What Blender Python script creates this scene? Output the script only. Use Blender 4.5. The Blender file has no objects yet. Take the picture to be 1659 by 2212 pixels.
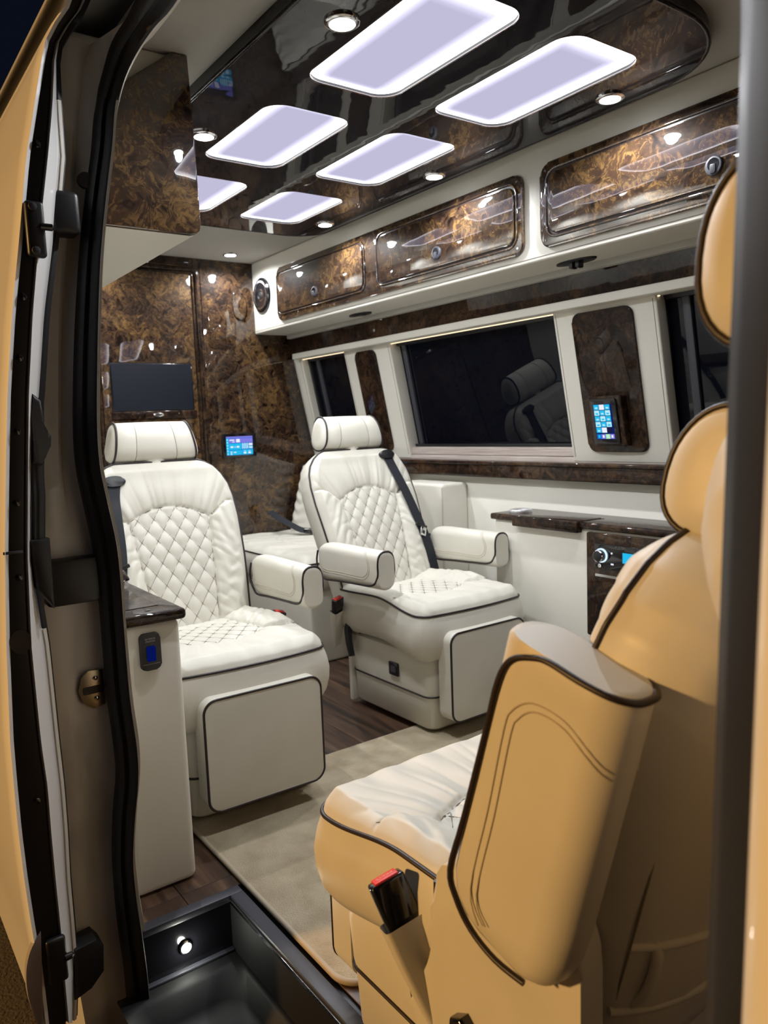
import bpy, bmesh, math, random
import numpy as np
from mathutils import Vector, Matrix

# ------------------------------------------------------------------ camera, world, big lights, exposure
scene = bpy.context.scene
COL = scene.collection
AZ, PIT, ROL = 0.622797, -0.11403, -0.038665
fwd = Vector((math.sin(AZ)*math.cos(PIT), math.cos(AZ)*math.cos(PIT), math.sin(PIT)))
rgt = Vector((math.cos(AZ), -math.sin(AZ), 0))
upv = rgt.cross(fwd)
r2 = rgt*math.cos(ROL) + upv*math.sin(ROL)
u2 = upv*math.cos(ROL) - rgt*math.sin(ROL)
cam_d = bpy.data.cameras.new('camera')
cam_d.sensor_fit = 'HORIZONTAL'; cam_d.sensor_width = 36.0; cam_d.lens = 36.0*1661/1659
cam_d.clip_start = 0.02; cam_d.clip_end = 200
cam_d.dof.use_dof = True; cam_d.dof.focus_distance = 1.5; cam_d.dof.aperture_fstop = 9.0
cam = bpy.data.objects.new('camera', cam_d); COL.objects.link(cam)
cam.matrix_world = Matrix(((r2.x, u2.x, -fwd.x, 0), (r2.y, u2.y, -fwd.y, 0), (r2.z, u2.z, -fwd.z, 1.0), (0, 0, 0, 1)))
scene.camera = cam

world = bpy.data.worlds.new('night_sky'); scene.world = world; world.use_nodes = True
bg = world.node_tree.nodes['Background']
bg.inputs[0].default_value = (0.0030, 0.0042, 0.0095, 1); bg.inputs[1].default_value = 1.0

def point_light(name, loc, energy, color, radius, parent=None, spot=None, blend=.5):
    d = bpy.data.lights.new(name, 'SPOT' if spot else 'POINT')
    d.energy = energy; d.color = color; d.shadow_soft_size = radius
    if spot: d.spot_size = math.radians(spot); d.spot_blend = blend
    o = bpy.data.objects.new(name, d); COL.objects.link(o); o.location = loc
    if parent: o.parent = parent
    return o
street = point_light('street_light_source', (-6.0, 3.4, 2.3), 1650, (1.0, 0.56, 0.19), 0.25)

vs = scene.view_settings
vs.view_transform = 'Standard'; vs.look = 'None'; vs.exposure = 0.0; vs.gamma = 1.0
vs.use_curve_mapping = False

# ------------------------------------------------------------------ materials
MATS = {}
def principled(name, color, rough=.5, metal=0.0, coat=0.0, coat_rough=.03, spec=.5):
    m = bpy.data.materials.new(name); m.use_nodes = True
    b = m.node_tree.nodes['Principled BSDF']
    b.inputs['Base Color'].default_value = (*color, 1); b.inputs['Roughness'].default_value = rough
    b.inputs['Metallic'].default_value = metal
    b.inputs['Coat Weight'].default_value = coat; b.inputs['Coat Roughness'].default_value = coat_rough
    b.inputs['Specular IOR Level'].default_value = spec
    MATS[name] = m
    return m, m.node_tree, b
def N(nt, t, **kw):
    n = nt.nodes.new(t)
    for k, v in kw.items(): setattr(n, k, v)
    return n
def ramp(nt, stops):
    n = N(nt, 'ShaderNodeValToRGB'); e = n.color_ramp.elements
    while len(e) < len(stops): e.new(.5)
    for el, (p, c) in zip(e, stops): el.position = p; el.color = (*c, 1)
    return n
def add_bump(nt, b, scale, strength, dist=.001, detail=3, stretch=None, coord='Object'):
    tc = N(nt, 'ShaderNodeTexCoord'); nz = N(nt, 'ShaderNodeTexNoise')
    nz.inputs['Scale'].default_value = scale; nz.inputs['Detail'].default_value = detail
    src = tc.outputs[coord]
    if stretch:
        mp = N(nt, 'ShaderNodeMapping'); mp.inputs['Scale'].default_value = stretch
        nt.links.new(src, mp.inputs[0]); src = mp.outputs[0]
    nt.links.new(src, nz.inputs['Vector'])
    bp = N(nt, 'ShaderNodeBump'); bp.inputs['Strength'].default_value = strength; bp.inputs['Distance'].default_value = dist
    nt.links.new(nz.outputs['Fac'], bp.inputs['Height']); nt.links.new(bp.outputs[0], b.inputs['Normal'])
    return nz
def mottled(nt, b, c0, c1, scale, detail=4, stretch=None, lo=.35, hi=.65):
    tc = N(nt, 'ShaderNodeTexCoord'); nz = N(nt, 'ShaderNodeTexNoise')
    nz.inputs['Scale'].default_value = scale; nz.inputs['Detail'].default_value = detail
    src = tc.outputs['Object']
    if stretch:
        mp = N(nt, 'ShaderNodeMapping'); mp.inputs['Scale'].default_value = stretch
        nt.links.new(src, mp.inputs[0]); src = mp.outputs[0]
    nt.links.new(src, nz.inputs['Vector'])
    rp = ramp(nt, [(lo, c0), (hi, c1)])
    nt.links.new(nz.outputs['Fac'], rp.inputs[0]); nt.links.new(rp.outputs[0], b.inputs['Base Color'])
    return rp

LEATHER = (.67, .645, .565)
m, nt, b = principled('cream_leather', LEATHER, .42, spec=.4); add_bump(nt, b, 520, .12, .0006)
mottled(nt, b, (.65, .628, .548), (.69, .665, .585), 9)
m, nt, b = principled('cream_vinyl', (.73, .71, .635), .5, spec=.35); add_bump(nt, b, 700, .08, .0005)
m, nt, b = principled('headliner', (.50, .49, .455), .75, spec=.2); add_bump(nt, b, 300, .1, .0005)
principled('piping', (.016, .009, .009), .42)
principled('thread', (.50, .45, .35), .7)
principled('seam_thread_dark', (.22, .19, .14), .7)
m, nt, b = principled('black_plastic', (.012, .012, .014), .42); add_bump(nt, b, 300, .15, .0005)
m, nt, b = principled('matte_black', (.006, .006, .007), .62, spec=.3); add_bump(nt, b, 260, .25, .0006)
principled('gloss_black', (.006, .006, .008), .12, coat=.5)
m, nt, b = principled('rubber', (.007, .007, .009), .55); 
principled('webbing', (.012, .014, .02), .75)
principled('scr_white_print', (.85, .35, .30), .6)
principled('belt_red', (.75, .03, .02), .4)
principled('chrome', (.75, .75, .77), .12, 1.0)
principled('brushed_steel', (.82, .82, .83), .38, .85)
principled('brass_plate', (.55, .47, .33), .35, 1.0)
principled('dark_grey', (.045, .047, .06), .45)
principled('dark_glass', (.003, .004, .008), .015, spec=.3)
principled('tv_screen', (.006, .008, .016), .28, spec=.5)
m, nt, b = principled('white_paint', (.88, .88, .88), .28, coat=.6)
m, nt, b = principled('shaded_jamb_paint', (.62, .60, .56), .42)  # white body paint with the shade of the door gap mixed into its colour
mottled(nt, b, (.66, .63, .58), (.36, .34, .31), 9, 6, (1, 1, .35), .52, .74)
principled('grey_plate', (.33, .30, .30), .5)
m, nt, b = principled('asphalt', (.10, .085, .07), .85); add_bump(nt, b, 90, .6, .01)
m, nt, b = principled('pink_wood', (.50, .44, .39), .35, coat=.4)
mottled(nt, b, (.62, .55, .50), (.40, .33, .29), 10, 5, (8, .6, 30))
m, nt, b = principled('carpet', (.42, .35, .24), .95, spec=.1)
mottled(nt, b, (.42, .35, .24), (.53, .455, .325), 16, 6); add_bump(nt, b, 420, .9, .004, 4)
principled('carpet_binding', (.45, .38, .28), .9)
m, nt, b = principled('dark_vent', (.008, .008, .012), .3)

def burl(name, dark, mid, light, scale=1.0, coat=1.0, ior=1.5):
    """burl veneer under clear lacquer: warped fine figure, dark eyes, broad amber clouds"""
    m, nt, b = principled(name, mid, .5, coat=coat, coat_rough=.02, spec=.05)
    b.inputs['Coat IOR'].default_value = ior
    L = nt.links.new
    tc = N(nt, 'ShaderNodeTexCoord')
    w = N(nt, 'ShaderNodeTexNoise'); w.inputs['Scale'].default_value = 9*scale; w.inputs['Detail'].default_value = 4
    L(tc.outputs['Object'], w.inputs['Vector'])
    vm = N(nt, 'ShaderNodeVectorMath', operation='MULTIPLY_ADD'); vm.inputs[1].default_value = (.16/scale,)*3
    L(w.outputs['Color'], vm.inputs[0]); L(tc.outputs['Object'], vm.inputs[2])
    fine = N(nt, 'ShaderNodeTexNoise'); fine.inputs['Scale'].default_value = 24*scale; fine.inputs['Detail'].default_value = 9
    fine.inputs['Roughness'].default_value = .62; fine.inputs['Distortion'].default_value = .9
    L(vm.outputs[0], fine.inputs['Vector'])
    wv = N(nt, 'ShaderNodeTexNoise'); wv.inputs['Scale'].default_value = 8*scale; wv.inputs['Detail'].default_value = 2; wv.inputs['Distortion'].default_value = 2.5
    L(vm.outputs[0], wv.inputs['Vector'])
    mu = N(nt, 'ShaderNodeMath', operation='MULTIPLY'); mu.inputs[1].default_value = 55.0; L(wv.outputs['Fac'], mu.inputs[0])
    si = N(nt, 'ShaderNodeMath', operation='SINE'); L(mu.outputs[0], si.inputs[0])
    a1 = N(nt, 'ShaderNodeMath', operation='MULTIPLY_ADD'); a1.inputs[1].default_value = .07; L(si.outputs[0], a1.inputs[0]); L(fine.outputs['Fac'], a1.inputs[2])
    big = N(nt, 'ShaderNodeTexNoise'); big.inputs['Scale'].default_value = 4.5*scale; big.inputs['Detail'].default_value = 3
    L(tc.outputs['Object'], big.inputs['Vector'])
    a2 = N(nt, 'ShaderNodeMath', operation='MULTIPLY_ADD'); a2.inputs[1].default_value = .55; L(big.outputs['Fac'], a2.inputs[0]); L(a1.outputs[0], a2.inputs[2])
    a3 = N(nt, 'ShaderNodeMath', operation='SUBTRACT'); a3.inputs[1].default_value = .275; L(a2.outputs[0], a3.inputs[0])
    rp = ramp(nt, [(.30, dark), (.50, mid), (.72, light)]); L(a3.outputs[0], rp.inputs[0])
    vo = N(nt, 'ShaderNodeTexVoronoi', feature='F1'); vo.inputs['Scale'].default_value = 17*scale; L(vm.outputs[0], vo.inputs['Vector'])
    kn = ramp(nt, [(.10, (.22, .18, .16)), (.30, (1, 1, 1))]); L(vo.outputs['Distance'], kn.inputs[0])
    mix = N(nt, 'ShaderNodeMix', data_type='RGBA', blend_type='MULTIPLY'); mix.inputs[0].default_value = 1.0
    L(rp.outputs[0], mix.inputs[6]); L(kn.outputs[0], mix.inputs[7]); L(mix.outputs[2], b.inputs['Base Color'])
    lz = N(nt, 'ShaderNodeTexNoise'); lz.inputs['Scale'].default_value = 14; lz.inputs['Detail'].default_value = 1
    L(tc.outputs['Object'], lz.inputs['Vector'])
    bp = N(nt, 'ShaderNodeBump'); bp.inputs['Strength'].default_value = .028; bp.inputs['Distance'].default_value = .01
    L(lz.outputs['Fac'], bp.inputs['Height']); L(bp.outputs[0], b.inputs['Coat Normal'])
    return m
burl('burl', (.010, .006, .005), (.043, .0225, .0125), (.140, .080, .028), 1.1, 1.0, 2.05)
burl('burl_wall', (.010, .006, .005), (.043, .0225, .0125), (.140, .080, .028), 1.1, 1.0, 1.62)
burl('burl_dark', (.006, .0035, .003), (.024, .0125, .008), (.070, .038, .018), 1.2, .5, 1.5)
burl('burl_ceiling', (.004, .004, .007), (.006, .005, .008), (.011, .008, .011), .9, .8, 1.45)  # same burl, darkened and blued to carry the overhead shade and night reflections

m, nt, b = principled('plank_wood', (.06, .03, .018), .42, coat=.15, coat_rough=.25)
tc = N(nt, 'ShaderNodeTexCoord'); oi = N(nt, 'ShaderNodeObjectInfo')
mp = N(nt, 'ShaderNodeMapping'); mp.inputs['Scale'].default_value = (26, 2.2, 10)
cx = N(nt, 'ShaderNodeCombineXYZ'); mm = N(nt, 'ShaderNodeMath', operation='MULTIPLY'); mm.inputs[1].default_value = 37
nt.links.new(oi.outputs['Random'], mm.inputs[0]); nt.links.new(mm.outputs[0], cx.inputs[1]); nt.links.new(mm.outputs[0], cx.inputs[0])
nt.links.new(tc.outputs['Object'], mp.inputs[0]); nt.links.new(cx.outputs[0], mp.inputs['Location'])
nz = N(nt, 'ShaderNodeTexNoise'); nz.inputs['Scale'].default_value = 1; nz.inputs['Detail'].default_value = 8; nz.inputs['Distortion'].default_value = .9
nt.links.new(mp.outputs[0], nz.inputs['Vector'])
rp = ramp(nt, [(.30, (.018, .009, .006)), (.5, (.062, .032, .019)), (.72, (.15, .082, .046))])
nt.links.new(nz.outputs['Fac'], rp.inputs[0]); nt.links.new(rp.outputs[0], b.inputs['Base Color'])

def emit(name, color, strength):
    m = bpy.data.materials.new(name); m.use_nodes = True; nt = m.node_tree
    for n in list(nt.nodes): nt.nodes.remove(n)
    e = N(nt, 'ShaderNodeEmission'); o = N(nt, 'ShaderNodeOutputMaterial')
    e.inputs[0].default_value = (*color, 1); e.inputs[1].default_value = strength
    nt.links.new(e.outputs[0], o.inputs[0]); MATS[name] = m
    return m, nt, e
emit('led_white', (.95, .97, 1.0), 30)
emit('led_strip_warm', (1.0, .80, .52), 1.6)
emit('step_led', (1.0, 1.0, .86), 40)
emit('scr_blue', (.01, .17, .62), 1.0); emit('scr_dark', (.005, .02, .16), .8)
emit('scr_cyan', (.02, .50, .85), 1.0); emit('scr_pale', (.45, .85, 1.0), 1.0); emit('scr_white', (.85, .88, 1.0), 1.0)
emit('scr_green', (.45, .85, .35), 1.0); emit('scr_violet', (.22, .20, .75), 1.0); emit('scr_navy', (.012, .012, .05), 1.0)
emit('rocker_blue', (.005, .02, .30), .30); emit('knob_glow', (.65, .85, 1.0), 1.2)
# edge-lit diffuser: strips along the rim are brighter than the middle
m, nt, e = emit('diffuser', (.72, .70, .90), 1)
at = N(nt, 'ShaderNodeAttribute'); at.attribute_name = 'edge'
rp = ramp(nt, [(0, (1, 1, 1)), (.30, (.60, .59, .66)), (.62, (.17, .165, .21)), (1, (.082, .079, .108))])
nt.links.new(at.outputs['Fac'], rp.inputs[0]); nt.links.new(rp.outputs[0], e.inputs[0]); e.inputs[1].default_value = 6.5

# ------------------------------------------------------------------ helpers
def link(o, parent=None):
    COL.objects.link(o)
    if parent: o.parent = parent
    return o
def tag(o, label=None, cat=None, group=None, kind=None):
    if label: o['label'] = label
    if cat: o['category'] = cat
    if group: o['group'] = group
    if kind: o['kind'] = kind
    return o
def struct(o, label=None): return tag(o, label, None, None, 'structure')
def empty(name, loc=(0, 0, 0), rz=0.0):
    o = bpy.data.objects.new(name, None); COL.objects.link(o)
    o.location = loc; o.rotation_euler = (0, 0, rz); o.empty_display_size = .05
    return o
def finish(bm, name, mat, parent, smooth=True, angle=35, recalc=True):
    if recalc: bmesh.ops.recalc_face_normals(bm, faces=bm.faces)
    me = bpy.data.meshes.new(name); bm.to_mesh(me); bm.free()
    return from_mesh(me, name, mat, parent, smooth, angle)
def from_mesh(me, name, mat, parent, smooth=True, angle=35):
    me.materials.clear(); me.materials.append(MATS[mat])
    if smooth:
        me.polygons.foreach_set('use_smooth', [True]*len(me.polygons))
        if angle: me.set_sharp_from_angle(angle=math.radians(angle))
    return link(bpy.data.objects.new(name, me), parent)
def pyobj(name, verts, faces, mat, parent=None, smooth=True, angle=35, recalc=True):
    me = bpy.data.meshes.new(name); me.from_pydata([tuple(map(float, v)) for v in verts], [], faces)
    if recalc:
        bm = bmesh.new(); bm.from_mesh(me); bmesh.ops.recalc_face_normals(bm, faces=bm.faces); bm.to_mesh(me); bm.free()
    return from_mesh(me, name, mat, parent, smooth, angle)
def box(name, lo, hi, mat, parent=None, bev=.003, seg=2, fn=None):
    bm = bmesh.new(); bmesh.ops.create_cube(bm, size=1)
    for v in bm.verts:
        v.co = Vector([(lo[i]+hi[i])/2 + v.co[i]*(hi[i]-lo[i]) for i in range(3)])
    if bev: bmesh.ops.bevel(bm, geom=bm.edges[:], offset=bev, segments=seg, affect='EDGES', profile=.5)
    if fn:
        for v in bm.verts: v.co = Vector(fn(v.co))
    return finish(bm, name, mat, parent)
def rrect(u0, u1, v0, v1, r, n=6):
    pts = []
    for cx, cy, a0 in ((u1-r, v0+r, -90), (u1-r, v1-r, 0), (u0+r, v1-r, 90), (u0+r, v0+r, 180)):
        for k in range(n+1):
            a = math.radians(a0 + 90*k/n); pts.append((cx+r*math.cos(a), cy+r*math.sin(a)))
    return pts
def prism(name, outline, fr, depth, mat, parent=None, bev=.002, seg=2):
    """outline in (u,v); fr(u,v,w) -> xyz; w from 0 (back) to depth (front, bevelled)"""
    bm = bmesh.new()
    a = [bm.verts.new(fr(u, v, 0)) for u, v in outline]; c = [bm.verts.new(fr(u, v, depth)) for u, v in outline]
    n = len(a)
    for i in range(n): bm.faces.new((a[i], a[(i+1) % n], c[(i+1) % n], c[i]))
    bm.faces.new(a[::-1]); top = bm.faces.new(c)
    if bev: bmesh.ops.bevel(bm, geom=list(top.edges), offset=bev, segments=seg, affect='EDGES', profile=.5)
    return finish(bm, name, mat, parent)
def tube(name, pts, r, mat, parent=None, closed=False, n=6, flat=None):
    P = np.array(pts, float); k = len(P)
    T = np.gradient(P, axis=0) if not closed else (np.roll(P, -1, 0)-np.roll(P, 1, 0))
    T /= np.linalg.norm(T, axis=1)[:, None]+1e-12
    ref = np.array([0, 0, 1.0]) if abs(T[0][2]) < .9 else np.array([1.0, 0, 0])
    nrm = np.cross(T[0], ref); nrm /= np.linalg.norm(nrm)
    V = []
    for i in range(k):
        nrm = nrm - T[i]*(nrm@T[i]); nrm /= np.linalg.norm(nrm)+1e-12
        bi = np.cross(T[i], nrm)
        for j in range(n):
            a = 2*math.pi*j/n
            V.append(P[i] + (nrm*math.cos(a)+bi*math.sin(a))*r)
    F = []
    for i in range(k if closed else k-1):
        for j in range(n):
            i2 = (i+1) % k
            F.append((i*n+j, i*n+(j+1) % n, i2*n+(j+1) % n, i2*n+j))
    if not closed: F += [tuple(range(n))[::-1], tuple((k-1)*n+j for j in range(n))]
    return pyobj(name, V, F, mat, parent, angle=60)
def multi_tube(name, lines, r, mat, parent=None, n=4):
    V = []; F = []
    for pts in lines:
        P = np.array(pts, float); k = len(P)
        if k < 2: continue
        T = np.gradient(P, axis=0); T /= np.linalg.norm(T, axis=1)[:, None]+1e-12
        ref = np.array([.3, .2, .93]); base = len(V)
        for i in range(k):
            a1 = np.cross(T[i], ref); a1 /= np.linalg.norm(a1)+1e-12; a2 = np.cross(T[i], a1)
            for j in range(n):
                a = 2*math.pi*j/n; V.append(P[i]+(a1*math.cos(a)+a2*math.sin(a))*r)
        for i in range(k-1):
            for j in range(n):
                F.append((base+i*n+j, base+i*n+(j+1) % n, base+(i+1)*n+(j+1) % n, base+(i+1)*n+j))
    return pyobj(name, V, F, mat, parent, angle=None)
def ribbon(name, pts, wdir, width, mat, parent=None, thick=.0018):
    V = []; F = []
    P = [Vector(p) for p in pts]
    for i, p in enumerate(P):
        t = (P[min(i+1, len(P)-1)]-P[max(i-1, 0)]).normalized()
        w = Vector(wdir(i)) if callable(wdir) else Vector(wdir)
        w = (w - t*w.dot(t)).normalized(); nn = t.cross(w).normalized()
        for a, c in ((-1, -1), (1, -1), (1, 1), (-1, 1)): V.append(p+w*(a*width/2)+nn*(c*thick/2))
    for i in range(len(P)-1):
        for j in range(4): F.append((i*4+j, i*4+(j+1) % 4, (i+1)*4+(j+1) % 4, (i+1)*4+j))
    F += [(3, 2, 1, 0), tuple((len(P)-1)*4+j for j in range(4))]
    return pyobj(name, V, F, mat, parent, angle=40)
def lathe(name, prof, fr, mat, parent=None, n=32, angle=35):
    """prof (radius, height) list; fr(x,y,h)->xyz"""
    V = []; F = []
    for r, h in prof:
        for j in range(n):
            a = 2*math.pi*j/n; V.append(fr(r*math.cos(a), r*math.sin(a), h))
    for i in range(len(prof)-1):
        for j in range(n): F.append((i*n+j, i*n+(j+1) % n, (i+1)*n+(j+1) % n, (i+1)*n+j))
    F += [tuple(range(n))[::-1], tuple((len(prof)-1)*n+j for j in range(n))]
    return pyobj(name, V, F, mat, parent, angle=angle)
def text(name, s, fr_mat, size, mat, parent=None, align='CENTER'):
    cu = bpy.data.curves.new(name, 'FONT'); cu.body = s; cu.size = size; cu.align_x = align; cu.align_y = 'CENTER'
    cu.extrude = .0002; cu.resolution_u = 2
    t = bpy.data.objects.new(name, cu); COL.objects.link(t)
    dg = bpy.context.evaluated_depsgraph_get(); me = bpy.data.meshes.new_from_object(t.evaluated_get(dg))
    bpy.data.objects.remove(t); me.transform(fr_mat)
    return from_mesh(me, name, mat, parent, False)
def strip(name, A, B, mat, parent=None, angle=50):
    """quad strip between polylines A and B"""
    n = len(A); V = list(A)+list(B)
    return pyobj(name, V, [(i, i+1, n+i+1, n+i) for i in range(n-1)], mat, parent, angle=angle)
def extr(name, prof, y0, y1, mat, parent=None, closed=False, angle=50, ny=1):
    """profile [(x,z)] extruded along y"""
    n = len(prof); V = []
    for k in range(ny+1):
        y = y0+(y1-y0)*k/ny; V += [(x, y, z) for x, z in prof]
    F = []
    for k in range(ny):
        for i in range(n if closed else n-1):
            j = (i+1) % n; F.append((k*n+i, k*n+j, (k+1)*n+j, (k+1)*n+i))
    if closed: F += [tuple(range(n)), tuple(ny*n+i for i in range(n))[::-1]]
    return pyobj(name, V, F, mat, parent, angle=angle)
FX = lambda x0: (lambda u, v, w: (x0-w, u, v))          # u=y, v=z, facing -X
FY = lambda y0: (lambda u, v, w: (u, y0-w, v))          # u=x, v=z, facing -Y
FZD = lambda z0: (lambda u, v, w: (u, v, z0-w))         # u=x, v=y, facing down
FZU = lambda z0: (lambda u, v, w: (u, v, z0+w))
def sstep(a, b, x):
    t = np.clip((x-a)/(b-a), 0, 1); return t*t*(3-2*t)

# ------------------------------------------------------------------ STRUCTURE
ZC, YR = 1.82, 3.58
# ground outside
g = pyobj('ground', [(-30, -30, -.72), (30, -30, -.72), (30, 30, -.72), (-30, 30, -.72)], [(0, 1, 2, 3)], 'asphalt')
struct(g, 'brown asphalt ground outside under the open van door')

# floor with planks
fl = box('floor', (.40, 1.50, -.03), (2.14, 3.6, -.006), 'black_plastic', None, 0)
struct(fl, 'dark wood plank floor of the van')
box('subfloor', (.642, -.6, -.03), (2.14, 1.50, -.006), 'black_plastic', fl, 0)
random.seed(4)
xs = [.405+.1255*i for i in range(15)]
for i in range(len(xs)-1):
    x0, x1 = xs[i], min(xs[i+1]-.0012, 2.135)
    if x0 >= 2.13: break
    ys = [-.6, .5+.2*((i*7) % 4), 1.55+.13*((i*5) % 5), 2.5+.12*((i*3) % 5), 3.58]
    for a, c in zip(ys[:-1], ys[1:]):
        a2 = a
        if x0 < .642:
            if c <= 1.51: continue
            if x1 < .642 or a < 1.505: a2 = max(a, 1.505)
        box('plank', (x0, a2, -.006), (x1, c-.0012, 0.0), 'plank_wood', fl, .0006, 1)

# rear wall
wr = box('wall_rear', (.40, YR, 0), (2.17, YR+.03, ZC), 'burl_wall', None, 0)
struct(wr, 'glossy burl wood bulkhead closing the rear of the cabin')
def mould(pts, r, nm='moulding'): return tube(nm, pts, r, 'burl_dark', wr, n=10)
def arc2(c, r, a0, a1, n=6): return [(c[0]+r*math.cos(math.radians(a0+(a1-a0)*k/n)), c[1]+r*math.sin(math.radians(a0+(a1-a0)*k/n))) for k in range(n+1)]
pp = [(.99, 1.765)]+arc2((1.49, 1.74), .025, 90, 0)+[(1.515, 0.02)]
mould([(x, YR-.002, z) for x, z in pp], .011)
pp = [(.99, 1.748)]+arc2((1.478, 1.733), .015, 90, 0)+[(1.493, 0.02)]
mould([(x, YR-.001, z) for x, z in pp], .006)
mould([(1.025, YR-.001, .02), (1.025, YR-.001, 1.748)], .008)
prism('wall_panel', rrect(1.535, 2.16, .02, 1.80, .004, 2), FY(YR), .004, 'burl_wall', wr, .0015)
prism('wall_panel', rrect(.42, 1.48, 1.782, 1.815, .002, 2), FY(YR), .005, 'burl_dark', wr, .0015)
door1 = prism('door_1', rrect(1.034, 1.483, .03, 1.742, .012, 4), FY(YR-.0005), .006, 'burl_wall', wr, .002)
prism('embossed_oval', [(1.73+.036*math.cos(a), 1.616+.080*math.sin(a)) for a in np.linspace(0, 2*math.pi, 40, endpoint=False)], FY(YR-.004), .010, 'burl_wall', wr, .008, 4)
prism('embossed_panel', rrect(1.56, 1.70, 1.40, 1.58, .02), FY(YR-.004), .004, 'burl_wall', wr, .003, 3)

# ceiling
ce = extr('ceiling', [(.56, ZC), (2.1, ZC)], -.5, YR, 'headliner', None)
struct(ce, 'cream padded van ceiling')
# outer roof keeps the night out
rf = extr('roof_skin', [(.36, 1.70), (.42, 1.80), (.52, 1.87), (.8, 1.90), (1.9, 1.90), (2.2, 1.80), (2.24, 1.5), (2.26, .8), (2.26, -.1)], -.6, 3.72, 'white_paint', None)
struct(rf, 'white outer roof and far side skin of the van')
rb = box('rear_skin', (.30, 3.70, -.1), (2.26, 3.72, 1.9), 'white_paint', None, 0); struct(rb, 'white rear end of the van body')

# right (driver side) wall --------------------------------------------------
def wp(off, y, z): return (2.03+(1.345-z)*.2+off, y, z)
def wmap(co): return wp(co[0], co[1], co[2])
wl = box('wall_right', (2.125, -.5, 0), (2.16, YR, .80), 'cream_vinyl', None, .002); struct(wl, 'cream lower wall panel on the far side')
t1 = box('trim_1', (2.085, -.4, .776), (2.145, YR, .832), 'burl_dark', None, .006, 3); struct(t1, 'glossy burl sill rail under the far windows')
box('sill_lip', (2.078, -.4, .826), (2.145, YR, .840), 'burl_dark', t1, .004, 3)
t2 = box('trim_2', (2.128, -.4, .838), (2.165, YR, .862), 'pink_wood', None, .003); struct(t2, 'pale grained window ledge above the burl sill')
box('ledge_step', (2.134, -.4, .860), (2.17, YR, .893), 'pink_wood', t2, .004)
box('ledge_gap', (2.1275, -.4, .8595), (2.15, YR, .8615), 'piping', t2, 0)
# header: burl band and cream strip
t3 = extr('trim_3', [(2.02, 1.462), (1.998, 1.455), (2.005, 1.372), (2.03, 1.372)], .3, YR-.001, 'burl_dark', None, True); struct(t3, 'dark burl band between cabinet and far windows')
t4 = box('trim_4', (1.985, .3, 1.346), (2.05, YR-.06, 1.374), 'cream_vinyl', None, .004, 3); struct(t4, 'cream header strip over the far windows')
t5 = box('trim_5', (1.976, .3, 1.452), (2.03, YR-.03, 1.475), 'headliner', None, .003); struct(t5, 'narrow cream step under the far cabinet')
led = box('led_strip', (2.034, 1.40, 1.3435), (2.040, 3.5, 1.3470), 'led_strip_warm', t4, 0)
# windows
def window(name, y0, y1, label):
    w = empty(name); struct(w, label)
    box('pane', (.052, y0, .88), (.056, y1, 1.36), 'dark_glass', w, 0, fn=wmap)
    for a, c in ((y0, y0+.035), (y1-.035, y1)):
        box('frame_bar', (.034, a, .86), (.058, c, 1.37), 'black_plastic', w, .004, fn=wmap)
    box('frame_bar', (.034, y0, .862), (.058, y1, .905), 'black_plastic', w, .004, fn=wmap)
    box('frame_bar', (.034, y0, 1.335), (.058, y1, 1.37), 'black_plastic', w, .004, fn=wmap)
    # slider stile
    box('slider_stile', (.040, y1-.115, .88), (.054, y1-.088, 1.36), 'dark_grey', w, .004, fn=wmap)
    return w
window('window_1', 3.05, 3.52, 'small black window by the rear bulkhead')
window('window_2', 1.74, 2.80, 'large black sliding window behind the far seat')
window('window_3', .45, 1.44, 'black window nearest the front, right of the control panel')
box('window_backing', (2.20, .3, .7), (2.23, 3.6, 1.45), 'black_plastic', None, 0)['kind'] = 'structure'
bpy.data.objects['window_backing']['label'] = 'dark skin behind the far windows'

def post(name, y0, y1, label, inset=None):
    p = box(name, (-.004, y0, .842), (.06, y1, 1.352), 'cream_vinyl', None, .005, 3, fn=wmap); struct(p, label)
    for yy in (y0+.012, y1-.012):
        multi_tube('stitching', [[wp(-.0045, yy, z) for z in np.linspace(.86, 1.34, 12)]], .0008, 'seam_thread_dark', p)
    if inset:
        prism('burl_insert', rrect(inset[0], inset[1], .878, 1.332, .028, 8), lambda u, v, w: wp(-.004-w, u, v), .010, 'burl_dark', p, .005, 3)
    return p
p0 = post('trim_6', 3.50, 3.578, 'cream upholstered strip where window wall meets bulkhead')
p1 = post('trim_7', 2.735, 3.10, 'cream window post with slim burl insert behind the far seat', (2.845, 3.005))
p2 = post('trim_8', 1.405, 1.805, 'cream window post with burl insert and control screen', (1.488, 1.722))

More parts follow.
